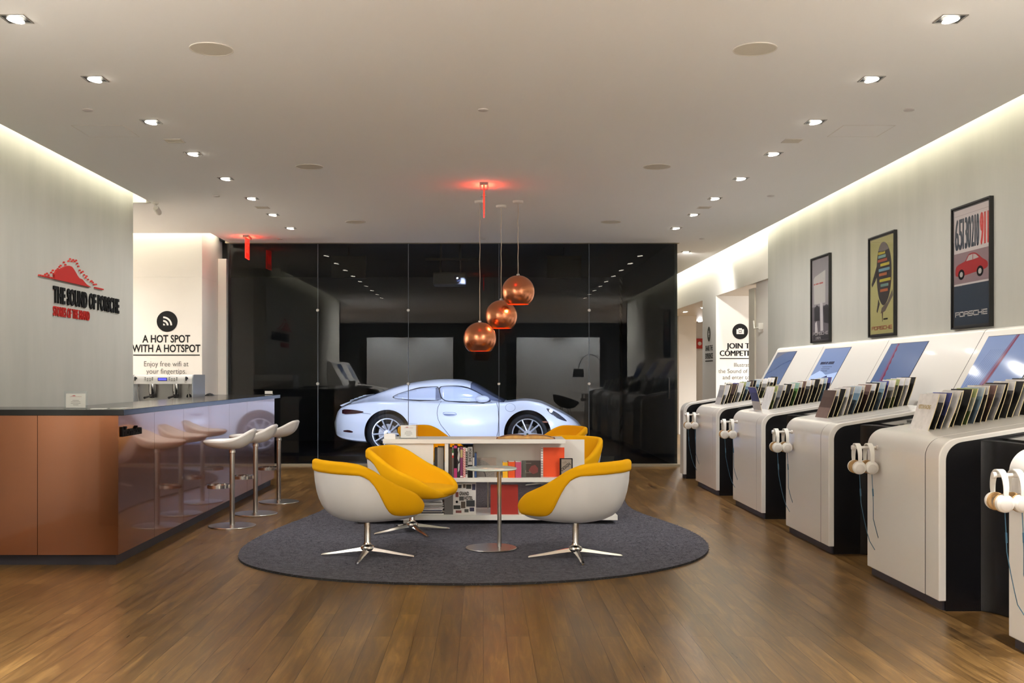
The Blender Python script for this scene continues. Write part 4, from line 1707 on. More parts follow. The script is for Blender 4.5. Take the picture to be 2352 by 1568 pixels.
def make_panel():
    # screen panel against the wall: sloping front, rounded top edge, apron to the floor
    t = empty('screen_panel', (0, 0, 0))
    b0, b1 = .25, .25 + PITCH
    prof = [(4.24, .95), (3.711, 0), (3.711, .951), (board_pt(1.78), 1.78)]
    c = (board_pt(1.78) + .075, 1.765)
    for k in range(1, 8):
        an = R(151) - R(61 + 0) * k / 7
        prof.append((c[0] + .075 * math.cos(an) + .0, c[1] + .075 * math.sin(an)))
    prof.append((4.262, 1.84))
    prof.append((4.262, 0))
    m = MB()
    m.prism(prof[1:], b0 + .003, b1 - .003, 'y')
    m.build('backboard', M_lacq, t, angle=30, bevel=.003)
    m = MB()
    m.prism(prof[1:], b1 - .0032, b1 + .0032, 'y')
    m.build('seam', M_frame_blk, t, smooth=False)
    return t


st0 = make_station()
# peg rails
rail_y = 1.0


def make_rail(t):
    m = MB()
    m.lathe([(.001, 0), (.017, 0), (.017, .012), (.012, .014), (.012, .165), (.020, .167), (.020, .182), (.001, .184)], 18, (0, 0, 0))
    q = MB()
    q.T = Matrix.Translation((2.80, rail_y, .935)) @ Matrix.Rotation(R(-90), 4, 'Y')
    q.lathe([(.001, -.002), (.017, -.002), (.017, .012), (.011, .014), (.011, .165), (.017, .167), (.017, .184), (.001, .185)], 18)
    q.build('headphone_rail', M_lacq, t)


make_rail(st0)
NAMES = ['white listening station nearest the camera, cut by the right edge',
         'second white listening station from the camera, first with its whole front in view',
         'third listening station from the camera, beneath the yellow-green poster wall',
         'fourth listening station from the camera, with a stray blue sleeve in front',
         'fifth listening station, farthest complete one by the opening']
WHICH = ['nearest station', 'second station', 'third station', 'fourth station', 'farthest station']
stations = []
for i, y in enumerate(Y_ST):
    t = st0 if i == 0 else copy_tree(st0)
    t.location = (0, y, 0)
    tag(t, NAMES[i], 'listening station', 'white listening stations along the right wall')
    stations.append(t)
t = empty('station_end', (0, 14.62, 0), 0, 'narrow black and white end unit of the station row by the glass', 'cabinet')
kiosk_body(t, 0, .24, False)
MB().prism([(3.05, -.003), (3.09, -.05), (3.14, -.17), (3.155, -.34), (3.155, -.51), (3.14, -.68), (3.09, -.8), (3.05, -.845), (3.70, -.845), (3.70, 0)], 0, 1.05).build('console', M_blk_lacq, t, angle=40)

# screens (each with its own picture)
M_sky = mat('screen_sky', (104, 120, 156), .09, emit=.30, emit_rgb=(122, 142, 186))
M_sky2 = mat('screen_sky_dark', (80, 96, 130), .09, emit=.22, emit_rgb=(98, 118, 160))
M_tower = mat('screen_tower', (104, 84, 116), .09, emit=.2, emit_rgb=(124, 100, 140))
M_tower2 = mat('screen_tower_red', (112, 50, 70), .09, emit=.14, emit_rgb=(140, 62, 86))
M_scrline = mat('screen_line', (70, 88, 130), .09, emit=.2, emit_rgb=(76, 96, 140))
M_scrcloud = mat('screen_cloud', (150, 170, 208), .09, emit=.4, emit_rgb=(160, 180, 220))


def picture(i, D, w, h):
    if i == 1:        # leaning red bridge tower with cables
        D(M_sky).box(-w, w, -h, h, 0, .002)
        q = D(M_tower)
        q.prism([(.02 * w, h), (-.38 * w, -h), (-.14 * w, -h), (.14 * w, h)], .002, .0026)
        q = D(M_tower2)
        q.prism([(.09 * w, h), (-.26 * w, -h), (-.18 * w, -h), (.13 * w, h)], .0026, .003)
        for k in range(9):
            D(M_scrline).prism([(-.05 * w - .07 * k * w, .5 * h), (-.055 * w - .07 * k * w, .5 * h), (-.33 * w - .08 * k * w, -h), (-.325 * w - .08 * k * w, -h)], .002, .0024)
    elif i == 2:      # red tower left of the middle
        D(M_sky2).box(-w, w, -h, h, 0, .002)
        q = D(M_tower)
        q.prism([(-.62 * w, h), (-.52 * w, h), (-.30 * w, -h), (-.52 * w, -h)], .002, .0026)
        q = D(M_tower2)
        pts = [(-.56 * w, h)]
        for k in range(7):
            z = h - 2 * h * (k + .5) / 7
            pts += [(-.48 * w + .03 * k * w, z + .1 * h), (-.53 * w + .03 * k * w, z)]
        pts += [(-.30 * w, -h), (-.4 * w, -h)]
        q.prism(pts, .0026, .003)
    elif i == 3:      # pale sky with a title
        D(M_sky).box(-w, w, -h, h, 0, .002)
        D(M_scrcloud).prism([(-w, -.5 * h), (-.4 * w, -.2 * h), (.2 * w, -.45 * h), (w, -.3 * h), (w, -h), (-w, -h)], .002, .0024)
        q = D(mat('screen_ink', (40, 52, 92), .2))
        for a_, b_ in ((-.72, -.3), (-.27, -.12), (-.08, .36)):
            q.box(a_ * w, b_ * w, .13 * h, .27 * h, .0025, .0029)
        for k in range(3):
            q.box(-.4 * w, (.35 - .1 * k) * w, (-.02 - .11 * k) * h, (-.0 - .11 * k) * h, .0025, .003)
        q.prism([(-.25 * w, -h), (0, -.6 * h), (.35 * w, -.48 * h), (.6 * w, -h)], .0025, .003)
    else:             # dark curved road
        D(M_sky2).box(-w, w, -h, h, 0, .002)
        q = D(M_scrline)
        pts = [(-w, -.35 * h), (-.4 * w, -.1 * h), (.2 * w, .25 * h), (.8 * w, .45 * h), (w, .46 * h), (w, .40 * h), (.8 * w, .38 * h), (.2 * w, .17 * h), (-.4 * w, -.2 * h), (-w, -.45 * h)]
        q.prism(pts, .002, .0026)
        D(mat('screen_grey', (110, 116, 136), .1, emit=.1)).prism([(-w, h), (-w, .5 * h), (-.2 * w, .9 * h), (.3 * w, h)], .002, .0026)


pan0 = make_panel()
PNAMES = ['white sloping screen panel at the right edge, nearest the camera', 'white sloping screen panel showing a leaning red tower and cables', 'white sloping screen panel with a red tower left on blue', 'white sloping screen panel with small dark lettering on pale blue', 'white sloping screen panel farthest away, dark screen with a light streak']
panels = []
for i, y in enumerate(Y_ST):
    t = pan0 if i == 0 else copy_tree(pan0)
    t.location = (0, y, 0)
    tag(t, PNAMES[i], 'screen panel', 'sloping screen panels along the right wall')
    panels.append(t)

for i, t in enumerate(panels):
    y0, y1, z0, z1 = 1.28, 2.17, 1.330, 1.762
    M = screen_frame(y0, y1, z0, z1)
    w, h = (y1 - y0) / 2, (z1 - z0) / 2 * 1.141
    m = MB()
    m.T = M
    m.box(-w - .006, w + .006, -h - .006, h + .006, -.003, .0004)
    fr = m.build('screen', M_frame_blk, t, smooth=False)
    mats_ = {}

    def D(mm):
        if mm not in mats_:
            q = MB()
            q.T = M @ Matrix.Translation((0, 0, .0006))
            mats_[mm] = q
        return mats_[mm]
    picture(i, D, w, h)
    q = MB()
    for mm, qq in mats_.items():
        q.use(mm)
        q.add(qq.v, qq.f)
    q.build('picture', None, fr, smooth=False)

# ------------------------------------------------------------------ headphones
M_hp = mat('headphone_white', (226, 224, 218), .35)
M_hpcup = mat('headphone_cup', (204, 200, 194), .4)
M_tan = mat('tan_cushion', (176, 142, 96), .7)
M_cable = mat('teal_cable', (52, 92, 116), .5)


def make_headphones():
    t = empty('headphones', (0, 0, 0))        # origin: where the band rests on the rail
    m = MB()
    rows = []
    n = 22
    for k in range(n + 1):
        a = PI * k / n
        y = -.068 * math.cos(a)
        z = .012 + (-.085 + .085 * math.sin(a) ** .8) if 0 < k < n else .012 - .085
        w = .011 + .004 * math.sin(a)
        nx, nz = -math.cos(a), math.sin(a)
        rows.append([(-w, y, z), (w, y, z), (w, y + nx * .006, z + nz * .006), (-w, y + nx * .006, z + nz * .006)])
    for s in (0, n):
        y = rows[s][0][1]
        ex = []
        e = [(p[0] * .8, p[1] * .95, p[2] - .045) for p in rows[s]]
        if s == 0:
            rows.insert(0, e)
        else:
            rows.append(e)
    m.grid(rows, closed=True)
    m.build('headband', M_hp, t, angle=50)
    for s in (-1, 1):
        m = MB()
        m.lathe([(.001, .020), (.026, .019), (.031, .016), (.038, .010), (.040, 0), (.040, -.010), (.034, -.014), (.001, -.014)], 28, (0, s * .058, -.128), 'y')
        if s > 0:
            m = MB()
            m.lathe([(.001, -.020), (.026, -.019), (.031, -.016), (.038, -.010), (.040, 0), (.040, .010), (.034, .014), (.001, .014)], 28, (0, s * .058, -.128), 'y')
        cup = m.build('ear_cup', M_hp, t)
        m = MB()
        if s < 0:
            m.lathe([(.001, .0215), (.024, .0205), (.027, .0185), (.026, .016), (.001, .016)], 24, (0, s * .058, -.132), 'y')
        else:
            m.lathe([(.001, -.0215), (.024, -.0205), (.027, -.0185), (.026, -.016), (.001, -.016)], 24, (0, s * .058, -.132), 'y')
        m.build('cup_plate', M_hpcup, cup)
        m = MB()
        m.lathe([(.024, -.006), (.036, -.008), (.041, 0), (.036, .010), (.024, .010)], 24, (0, s * .036, -.128), 'y', closed=True)
        m.build('cushion', M_tan, cup)
    return t


hp0 = make_headphones()
first = True
for i, y in enumerate(Y_ST):
    for j, (xo, rz) in enumerate(((2.652, -4), (2.737, -2))):
        h = hp0 if first else copy_tree(hp0)
        for ch in list(h.children):
            if ch.name.startswith('cable'):
                bpy.data.objects.remove(ch)
        first = False
        h.location = (xo, y + rail_y, .946)
        h.rotation_euler = (0, 0, R(rz))
        h.scale = (1.16, 1.16, 1.16)
        tag(h, 'white headphones with tan cushions, %s on the rail of the %s' % (('outer pair', 'inner pair')[j], WHICH[i]), 'headphones', 'headphones on the station rails')
        m = MB()
        cx, cy = .0, -.058
        L = .58 if j == 0 else .56
        pts = [(0, cy, -.165), (.004, cy, -.24), (.010, cy + .005, -.34), (.012 if j else .03, cy + .01, -.44), (.035 if j else .05, cy + .02, -.52), (.055 if j else .075, cy + .05, -L + .0), (.075 if j else .10, cy + .03, -L - .05)]
        sp = []
        for k in range(len(pts) - 1):
            for u in (0, .5):
                sp.append(tuple(pts[k][q] + (pts[k + 1][q] - pts[k][q]) * u for q in range(3)))
        sp.append(pts[-1])
        m.tube(sp, .0022, 6)
        m.tube([(.005, cy, -.255), (.0085, cy + .003, -.30)], .0045, 8)
        m.build('cable', M_cable, h)

# ------------------------------------------------------------------ record sleeves standing on the stations
def sleeve_mesh(front, top, mid, low):
    """one sleeve leaning back: origin at the front bottom edge; front faces -x"""
    rows, back = [], []
    n = 8
    Wd, Hh = .31, .245
    for k in range(n + 1):
        u = k / n
        x = .075 * u ** 1.25 + .010 * math.sin(PI * u)
        rows.append((x, u * Hh))
    mb = MB()
    for k in range(n):
        mm = low if k < 3 else (mid if k < 6 else top)
        mb.use(mm)
        (x0, z0), (x1, z1) = rows[k], rows[k + 1]
        mb.add([(x0, 0, z0), (x0, Wd, z0), (x1, Wd, z1), (x1, 0, z1)], [(0, 1, 2, 3)])
    mb.use(front)
    th = .005
    for k in range(n):
        (x0, z0), (x1, z1) = rows[k], rows[k + 1]
        mb.use(M_black)
        mb.add([(x0 + th, 0, z0), (x0 + th, Wd, z0), (x1 + th, Wd, z1), (x1 + th, 0, z1)], [(3, 2, 1, 0)])
        mb.use(front)
        mb.add([(x0, 0, z0), (x1, 0, z1), (x1 + th, 0, z1), (x0 + th, 0, z0)], [(0, 1, 2, 3)])
        mb.add([(x0, Wd, z0), (x1, Wd, z1), (x1 + th, Wd, z1), (x0 + th, Wd, z0)], [(3, 2, 1, 0)])
    (x1, z1) = rows[-1]
    mb.add([(x1, 0, z1), (x1, Wd, z1), (x1 + th, Wd, z1), (x1 + th, 0, z1)], [(0, 1, 2, 3)])
    mb.add([(0, 0, 0), (0, Wd, 0), (th, Wd, 0), (th, 0, 0)], [(3, 2, 1, 0)])
    return mb


SL = {}
EDGE = mat('sleeve_edge', (206, 190, 150), .7)
sc = lambda n, c: mat('sleeve_' + n, c, .55, noise=.09, nscale=(26, 18, 22))
KINDS = {
    'white': (sc('white', (240, 237, 235)),) * 3,
    'brown': (sc('brown', (92, 76, 70)), sc('brown2', (84, 66, 60)), sc('brown3', (120, 100, 94))),
    'black': (sc('black', (34, 32, 32)), sc('black2', (28, 27, 27)), sc('black3', (44, 46, 40))),
    'white over dark photo': (sc('white', (240, 237, 235)), sc('photo', (84, 80, 78)), sc('photo2', (60, 60, 58))),
    'blue': (sc('blue', (88, 94, 164)), sc('blue2', (70, 76, 128)), sc('blue3', (46, 46, 66))),
    'pale blue': (sc('pale', (190, 206, 216)), sc('pale2', (120, 150, 170)), sc('pale3', (96, 116, 132))),
    'green and white': (sc('lime', (176, 188, 122)), sc('gw', (200, 206, 190)), sc('green', (88, 110, 60))),
    'grey lettered': (sc('grey', (170, 168, 168)), sc('grey2', (146, 146, 150)), sc('grey', (170, 168, 168))),
    'white over green': (sc('white', (240, 237, 235)), sc('mid', (150, 146, 140)), sc('dgreen', (66, 74, 52))),
    'rust red': (sc('rust', (134, 104, 96)), sc('rust2', (86, 60, 56)), sc('rust3', (60, 46, 42))),
    'bright green': (sc('mint', (160, 196, 180)), sc('bgreen', (86, 134, 66)), sc('bgreen2', (64, 104, 50))),
    'blue and white snow': (sc('blue', (88, 94, 164)), sc('blue2', (70, 76, 128)), sc('snow', (190, 186, 186))),
}
KL = list(KINDS)
SEQ = {1: ['white', 'white over dark photo', 'blue', 'white', 'white over green', 'black', 'green and white', 'pale blue', 'white over dark photo', 'rust red', 'grey lettered', 'black', 'white over dark photo', 'black', 'white', 'black', 'pale blue'],
       2: ['brown', 'white over dark photo', 'black', 'white', 'grey lettered', 'pale blue', 'white over dark photo', 'rust red', 'white over dark photo', 'black', 'pale blue', 'blue', 'white over green', 'green and white', 'white over dark photo', 'white', 'black'],
       3: ['blue and white snow', 'white', 'green and white', 'grey lettered', 'white over dark photo', 'black', 'white over dark photo', 'bright green', 'white over dark photo', 'rust red', 'white over dark photo', 'white over dark photo', 'black', 'white over dark photo', 'pale blue', 'blue'],
       4: ['grey lettered', 'white', 'black', 'brown', 'blue', 'white', 'green and white', 'pale blue', 'brown', 'black', 'pale blue', 'white over dark photo', 'white over green', 'white', 'white over dark photo', 'black']}
protos = {}
random.seed(3)
for i in (1, 2, 3, 4):
    y = Y_ST[i]
    seen = 0
    for j, kind in enumerate(SEQ[i]):
        x = 2.985 + .0435 * j + (.006 * math.sin(j * 2.7))
        if kind not in protos:
            top, mid, low = KINDS[kind]
            protos[kind] = sleeve_mesh(EDGE, top, mid, low).build('record_sleeve', None, None, angle=60)
            o = protos[kind]
        else:
            o = protos[kind].copy()
            COL.objects.link(o)
        o.location = (x, y + .60 + random.uniform(-.006, .006), ramp(x) + .0005)
        tilt = random.uniform(-2.5, 2.5)
        if kind == 'blue and white snow':
            o.location.x = 2.955
            o.location.y = y + .57
            tilt = -32
        o.rotation_euler = (0, R(tilt), R(random.uniform(-1, 1)))
        tag(o, '%s record sleeve, %s from the front on the %s' % (kind, ORD[j], WHICH[i]), 'record sleeve', 'record sleeves on the ' + WHICH[i])
# print on the first white sleeve of the second station
o = protos['white']
m = MB()
m.T = Matrix.Translation((.030, .155, .155)) @ (Matrix(((0, -.0, -1), (-1, 0, 0), (0, 1, 0))).to_4x4())
m.T = Matrix.Translation((.0405, .155, .145)) @ Matrix.Rotation(R(16), 4, 'Y') @ facing((0, 0, 0), 'right')
m.use(mat('gold_print', (190, 168, 110), .5))
text_into(m, 'VISITS IN RACING', 0, 0, .2, .03, .002, .0005, .02, 'CENTER')
m.use(K('pinkpatch', (186, 110, 110)))
m.box(-.15, -.08, -.125, -.07, -.006, -.0045) if False else None
m.build('cover_print', None, o, smooth=False)

# ------------------------------------------------------------------ posters
def porsche_word(q, x, y, w, h, z):
    """wide squared capitals drawn as bars"""
    cw = w / 7.6
    st = h * .2
    def bar(a, b_, c, d, k):
        q.box(x + k * cw * 1.1 + a * cw, x + k * cw * 1.1 + b_ * cw, y + c * h, y + d * h, z, z + .0008)
    v = .14
    for k, ch in enumerate('PORSCHE'):
        segs = {'P': [(0, v, 0, 1), (0, 1, .8, 1), (1 - v, 1, .4, 1), (0, 1, .4, .58)],
                'O': [(0, v, 0, 1), (1 - v, 1, 0, 1), (0, 1, .8, 1), (0, 1, 0, .2)],
                'R': [(0, v, 0, 1), (0, 1, .8, 1), (1 - v, 1, .4, 1), (0, 1, .4, .58), (1 - v, 1, 0, .4)],
                'S': [(0, v, .4, 1), (0, 1, .8, 1), (0, 1, .4, .58), (1 - v, 1, 0, .4), (0, 1, 0, .2)],
                'C': [(0, v, 0, 1), (0, 1, .8, 1), (0, 1, 0, .2)],
                'H': [(0, v, 0, 1), (1 - v, 1, 0, 1), (0, 1, .4, .58)],
                'E': [(0, v, 0, 1), (0, 1, .8, 1), (0, 1, 0, .2), (0, 1, .4, .58)]}[ch]
        for s_ in segs:
            bar(*s_, k)


def ell(rx, rz, c=(0, 0), n=36):
    return [(c[0] + rx * math.cos(2 * PI * k / n), c[1] + rz * math.sin(2 * PI * k / n)) for k in range(n)]


PW, PH = .355, .535


def poster_red(D):
    D(K('p1_paper', (196, 186, 182))).box(-PW * .93, PW * .93, -PH * .96, PH * .96, 0, .0006)
    D(K('p1_navy', (40, 52, 66))).box(-PW * .93, PW * .93, -PH * .96, -.30 * PH, .0006, .001)
    D(K('p1_plum', (138, 116, 118))).box(-PW * .93, PW * .93, -.27 * PH, .24 * PH, .0006, .001)
    q = D(K('p1_num', (58, 66, 74)))
    for s_, x, w_ in (('65', -.86, .40), ('130', -.44, .44), ('210', .02, .40)):
        text_bold(q, s_, x * PW, .30 * PH, w_ * PW * .94, .54 * PH, .0008, .0006, .008)
    text_bold(D(K('p1_red', (196, 58, 52))), '911', .48 * PW, .30 * PH, .40 * PW, .54 * PH, .0008, .0006, .009)
    # red coupe, nose to the left
    q = D(K('p1_car', (158, 34, 36)))
    body = [(-.86, -.10), (-.84, .0), (-.74, .045), (-.45, .075), (-.30, .09), (-.16, .185), (-.02, .205), (.18, .20), (.36, .16), (.56, .08), (.78, .03), (.86, -.02), (.84, -.09), (.5, -.115), (.2, -.12), (-.5, -.15), (-.8, -.14)]
    q.prism([(a * PW, b_ * PH) for a, b_ in chaikin(body, 1)], .001, .0016)
    q = D(K('p1_glass', (176, 166, 160)))
    q.prism([(a * PW, b_ * PH) for a, b_ in ((-.26, .085), (-.12, .17), (.08, .182), (.08, .09))], .0016, .002)
    q.prism([(a * PW, b_ * PH) for a, b_ in ((.11, .09), (.11, .18), (.24, .165), (.40, .105))], .0016, .002)
    q = D(M_ink)
    for cx_ in (-.52, .46):
        q.prism(ell(.17 * PW, .085 * PH, (cx_ * PW, -.12 * PH)), .0018, .0022)
    q = D(K('p1_hub', (170, 166, 160)))
    for cx_ in (-.52, .46):
        q.prism(ell(.085 * PW, .045 * PH, (cx_ * PW, -.12 * PH)), .0022, .0026)
    porsche_word(D(K('p1_pale', (196, 190, 184))), -.86 * PW, -.82 * PH, 1.68 * PW, .085 * PH, .001)
    D(K('p1_line', (150, 140, 138))).box(-PW * .9, PW * .9, .86 * PH, .866 * PH, .0008, .0012)


def poster_yellow(D):
    D(K('p2_paper', (166, 160, 104))).box(-PW * .93, PW * .93, -PH * .96, PH * .96, 0, .0006)
    q = D(K('p2_hull', (52, 46, 44)))
    hull = [(0, -.40), (-.28, -.22), (-.42, .1), (-.42, .45), (-.30, .72), (-.05, .86), (.25, .86), (.58, .70), (.75, .42), (.74, .05), (.55, -.25), (.25, -.40)]
    q.prism([(a * PW, b_ * PH) for a, b_ in chaikin(hull)], .0006, .001)
    q.prism([(a * PW, b_ * PH) for a, b_ in ((-.42, .40), (-.84, .06), (-.78, .0), (-.50, .12), (-.36, .22))], .0006, .001)
    q.prism([(a * PW, b_ * PH) for a, b_ in ((-.28, -.26), (-.42, -.50), (-.36, -.54), (-.16, -.36))], .0006, .001)
    D(K('p2_shade', (92, 82, 72))).prism([(a * PW, b_ * PH) for a, b_ in ((.85, -.24), (.25, -.52), (-.1, -.56), (-.02, -.45), (.4, -.35), (.8, -.12))], .0007, .0009)
    D(K('p2_nose', (112, 104, 98))).prism([(a * PW, b_ * PH) for a, b_ in ((-.30, .70), (-.05, .85), (.25, .85), (.56, .70), (.1, .66))], .001, .0014)
    D(K('p2_spike', (84, 68, 52))).prism([(a * PW, b_ * PH) for a, b_ in ((-.02, -.52), (.1, -.52), (.06, -.72), (.03, -.72))], .0008, .0012)
    for k, (c, z, a, w_) in enumerate((((176, 160, 50), .62, -.3, .55), ((120, 150, 140), .55, -.3, .6), ((150, 74, 48), .47, -.34, .75), ((176, 160, 50), .38, -.12, .7), ((100, 140, 150), .28, -.25, .85), ((160, 90, 50), .19, -.22, .6), ((170, 160, 50), .07, -.18, .85), ((100, 130, 120), -.03, -.1, .6), ((160, 84, 44), -.13, -.14, .6))):
        D(K('p2_b%d' % k, c)).box(a * PW, (a + w_) * PW, z * PH, (z + .055) * PH, .001, .0014)
    porsche_word(D(K('p2_red', (150, 72, 58))), -.82 * PW, -.88 * PH, 1.6 * PW, .075 * PH, .001)
    q = D(M_ink)
    q.box(.12 * PW, .45 * PW, -.69 * PH, -.66 * PH, .001, .0014)


def poster_grey(D):
    D(K('p3_paper', (150, 144, 146))).box(-PW * .93, PW * .93, -PH * .96, PH * .96, 0, .0006)
    D(K('p3_wall', (190, 186, 180))).prism([(a * PW, b_ * PH) for a, b_ in ((-.78, .50), (-.62, .56), (.52, .66), (.52, -.1), (-.7, -.1))], .0006, .001)
    for a_, b_ in ((-.74, -.58), (-.52, -.2), (-.14, .28)):
        D(K('p3_red', (178, 96, 90))).box(a_ * PW, b_ * PW, .36 * PH, .395 * PH, .001, .0015)
    D(K('p3_yard', (104, 98, 104))).box(-PW * .93, PW * .93, -PH * .96, -.16 * PH, .0006, .0009)
    q = D(K('p3_dark', (52, 50, 54)))
    q.prism([(a * PW, b_ * PH) for a, b_ in ((-.7, -.2), (-.4, -.12), (-.1, -.2), (-.12, -.5), (-.68, -.5))], .0009, .0013)
    q.prism([(a * PW, b_ * PH) for a, b_ in ((.3, -.2), (.62, -.14), (.9, -.2), (.9, -.6), (.4, -.56))], .0009, .0013)
    q.box(-.85 * PW, .9 * PW, -PH * .95, -.78 * PH, .0009, .0012)
    q = D(K('p3_pale', (196, 190, 190)))
    q.prism([(a * PW, b_ * PH) for a, b_ in ((-.06, -.1), (.12, -.06), (.24, -.12), (.3, -.75), (-.0, -.75))], .0013, .0016)
    q.prism([(a * PW, b_ * PH) for a, b_ in ((-.6, -.55), (-.4, -.5), (-.3, -.78), (-.62, -.78))], .0013, .0016)
    porsche_word(q, -.84 * PW, -.84 * PH, 1.66 * PW, .07 * PH, .0013)
    text_into(q, '1971', -.5 * PW, -.94 * PH, .5 * PW, .06 * PH, .0013, .0005, .02)


M_pframe = mat('black_poster_frame', (26, 25, 24), .4)
M_pglass = glass_mat('poster_glazing', 1.42, (.98, .98, .98, 1))
for i, (yc, fn, lab) in enumerate(((9.10, poster_red, 'tall framed poster with big numbers over a red coupe on dark blue'),
                                   (11.138, poster_yellow, 'framed olive-yellow poster with a dark striped shape'),
                                   (13.165, poster_grey, 'narrow-looking framed grey photograph poster nearest the side opening'))):
    t = empty('framed_poster', (0, 0, 0), 0, lab, 'poster', None)
    t.matrix_world = facing((WX - .002, yc, 2.405), 'right')
    m = MB()
    m.ring([(-.3635, -.545), (.3635, -.545), (.3635, .545), (-.3635, .545)], [(-.349, -.530), (.349, -.530), (.349, .530), (-.349, .530)], 0, .035)
    m.build('frame', M_pframe, t, smooth=False)
    mats_ = {}

    def D(mm):
        if mm not in mats_:
            q = MB()
            q.T = Matrix.Translation((0, 0, .018))
            mats_[mm] = q
        return mats_[mm]
    fn(D)
    q = MB()
    q.use(K('poster_mount', (60, 58, 56)))
    q.box(-.35, .35, -.531, .531, .004, .0178)
    for mm, qq in mats_.items():
        q.use(mm)
        q.add(qq.v, qq.f)
    q.build('print', None, t, smooth=False)
    MB().box(-.349, .349, -.530, .530, .024, .027).build('glazing', M_pglass, t, smooth=False)

# ================================================================== THE CAR behind the glass
CAR = empty('car', (0, 18.9, .09), R(-3.5), 'white sports coupe lit blue-white behind the dark glass wall', 'car')
M_car = mat('white_car_paint', (236, 238, 242), .28, coat=.4)
M_carglass = mat('car_window', (206, 214, 230), .12, coat=.5)
M_carglass_d = mat('car_windscreen', (120, 126, 146), .1, coat=.5)
M_carline = mat('car_seal', (36, 38, 48), .5)
M_tyre = mat('tyre_rubber', (14, 14, 15), .7)
M_rim = mat('wheel_silver', (214, 216, 222), .3, metal=.3)
ZT = [(-2.60, .58), (-2.57, .70), (-2.46, .825), (-2.29, .90), (-2.01, 1.0), (-1.78, 1.08), (-1.55, 1.16), (-1.32, 1.215), (-1.10, 1.252), (-.87, 1.28), (-.64, 1.29), (-.41, 1.282), (-.21, 1.238), (.05, 1.10), (.28, .965), (.42, .90), (.60, .885), (.85, .865), (1.08, .825), (1.25, .775), (1.43, .70), (1.61, .60), (1.70, .53), (1.757, .455)]
ZS = [(-2.60, .56), (-2.46, .78), (-2.2, .845), (-1.75, .90), (-1.3, .90), (-.8, .885), (0, .865), (.4, .88), (.75, .915), (1.0, .885), (1.15, .83), (1.3, .755), (1.45, .68), (1.61, .575), (1.757, .44)]
ZB = [(-2.60, .42), (-2.55, .30), (-2.4, .23), (-2.1, .19), (-1, .15), (.3, .15), (1.3, .17), (1.6, .22), (1.757, .36)]
WD = [(-2.60, .58), (-2.53, .73), (-2.35, .83), (-2.0, .90), (-1.6, .93), (-1.1, .915), (-.4, .885), (.1, .88), (.8, .905), (1.15, .885), (1.4, .82), (1.58, .72), (1.70, .58), (1.757, .44)]
WR = [(-2.3, .42), (-1.7, .49), (-1.1, .53), (-.5, .555), (.0, .575), (.45, .62)]


def car_section(x, n=30):
    zt, zs, zb, w = smooth_tab(ZT, x), smooth_tab(ZS, x), smooth_tab(ZB, x), smooth_tab(WD, x)
    wr = smooth_tab(WR, x)
    P = [(0, zb), (w * .84, zb), (w * .955, zb + (zs - zb) * .12), (w * .99, zb + (zs - zb) * .40), (w, zb + (zs - zb) * .58), (w * .985, zb + (zs - zb) * .80), (w * .93, zs - .012)]
    up = zt - zs
    if up > .06:
        k = min(1, (up - .06) / .16)
        P += [(w * (.90 - .06 * k), zs + .012), (wr + (w * .80 - wr) * .55, zs + up * .40), (wr + (w * .80 - wr) * .12, zs + up * .80), (wr * .80, zt - .022), (wr * .45, zt - .004), (0, zt)]
    else:
        d = zt - zs
        P += [(w * .84, zs + .004 + .1 * max(0, d)), (w * .70, zs + d * .35 - .004), (w * .52, zs + d * .7 - .004), (w * .36, zs + d * .9), (w * .18, zt - .001), (0, zt)]
    # chord-parametrised Catmull-Rom resample
    pts = []
    m = len(P)
    for k in range(m - 1):
        p0 = P[max(k - 1, 0)]
        p1, p2 = P[k], P[k + 1]
        p3 = P[min(k + 2, m - 1)]
        for j in range(4):
            t = j / 4
            q = []
            for a in (0, 1):
                q.append(.5 * (2 * p1[a] + (p2[a] - p0[a]) * t * 1.0 + (2 * p0[a] - 5 * p1[a] + 4 * p2[a] - p3[a]) * t * t + (3 * p1[a] - p0[a] - 3 * p2[a] + p3[a]) * t ** 3))
            pts.append((max(0, q[0]), q[1]))
    pts.append(P[-1])
    return pts


def side_y(x, z):
    """half width of the body at (x,z), outer upper branch"""
    s = car_section(x)
    best = None
    for (a, b_), (c, d) in zip(s[5:], s[6:]):
        if (b_ - z) * (d - z) <= 0 and abs(d - b_) > 1e-9:
            u = (z - b_) / (d - b_)
            best = a + (c - a) * u
    return best if best is not None else s[20][0]


xs = [-2.60 + .0 * k for k in range(1)]
x = -2.60
while x < 1.757:
    st_ = .012 if (x < -2.5 or x > 1.66) else (.03 if (x < -2.3 or x > 1.4) else .05)
    x = min(1.757, x + st_)
    xs.append(x)
rows = []
for x in xs:
    sct = car_section(x)
    full = [(x, -y, z) for y, z in sct] + [(x, y, z) for y, z in sct[-2:0:-1]]
    rows.append(full)
m = MB()
m.grid(rows, closed=True)
n_ = len(rows[0])
m.add(rows[0], [tuple(range(n_))])
m.add(rows[-1], [tuple(range(n_ - 1, -1, -1))])
body = m.build('body', M_car, CAR, angle=60, weld=1e-5)
WHEELS = ((-1.61, 'rear'), (.815, 'front'))
WZ, WRAD = .345, .345
# wheel wells
cut = MB()
for wx, _ in WHEELS:
    for s in (-1, 1):
        cut.lathe([(.001, -.2), (.405, -.2), (.405, .2), (.001, .2)], 48, (wx, s * .85, WZ + .01), 'y')
co = cut.build('wheel_well_cut', M_carline, None, smooth=False)
co.parent = CAR
bpy.context.view_layer.update()
bo = body.modifiers.new('wells', 'BOOLEAN')
bo.operation = 'DIFFERENCE'
bo.solver = 'EXACT'
bo.object = co
bpy.context.view_layer.update()
dg = bpy.context.evaluated_depsgraph_get()
nm = bpy.data.meshes.new_from_object(body.evaluated_get(dg))
body.modifiers.clear()
body.data = nm
bpy.data.objects.remove(co)
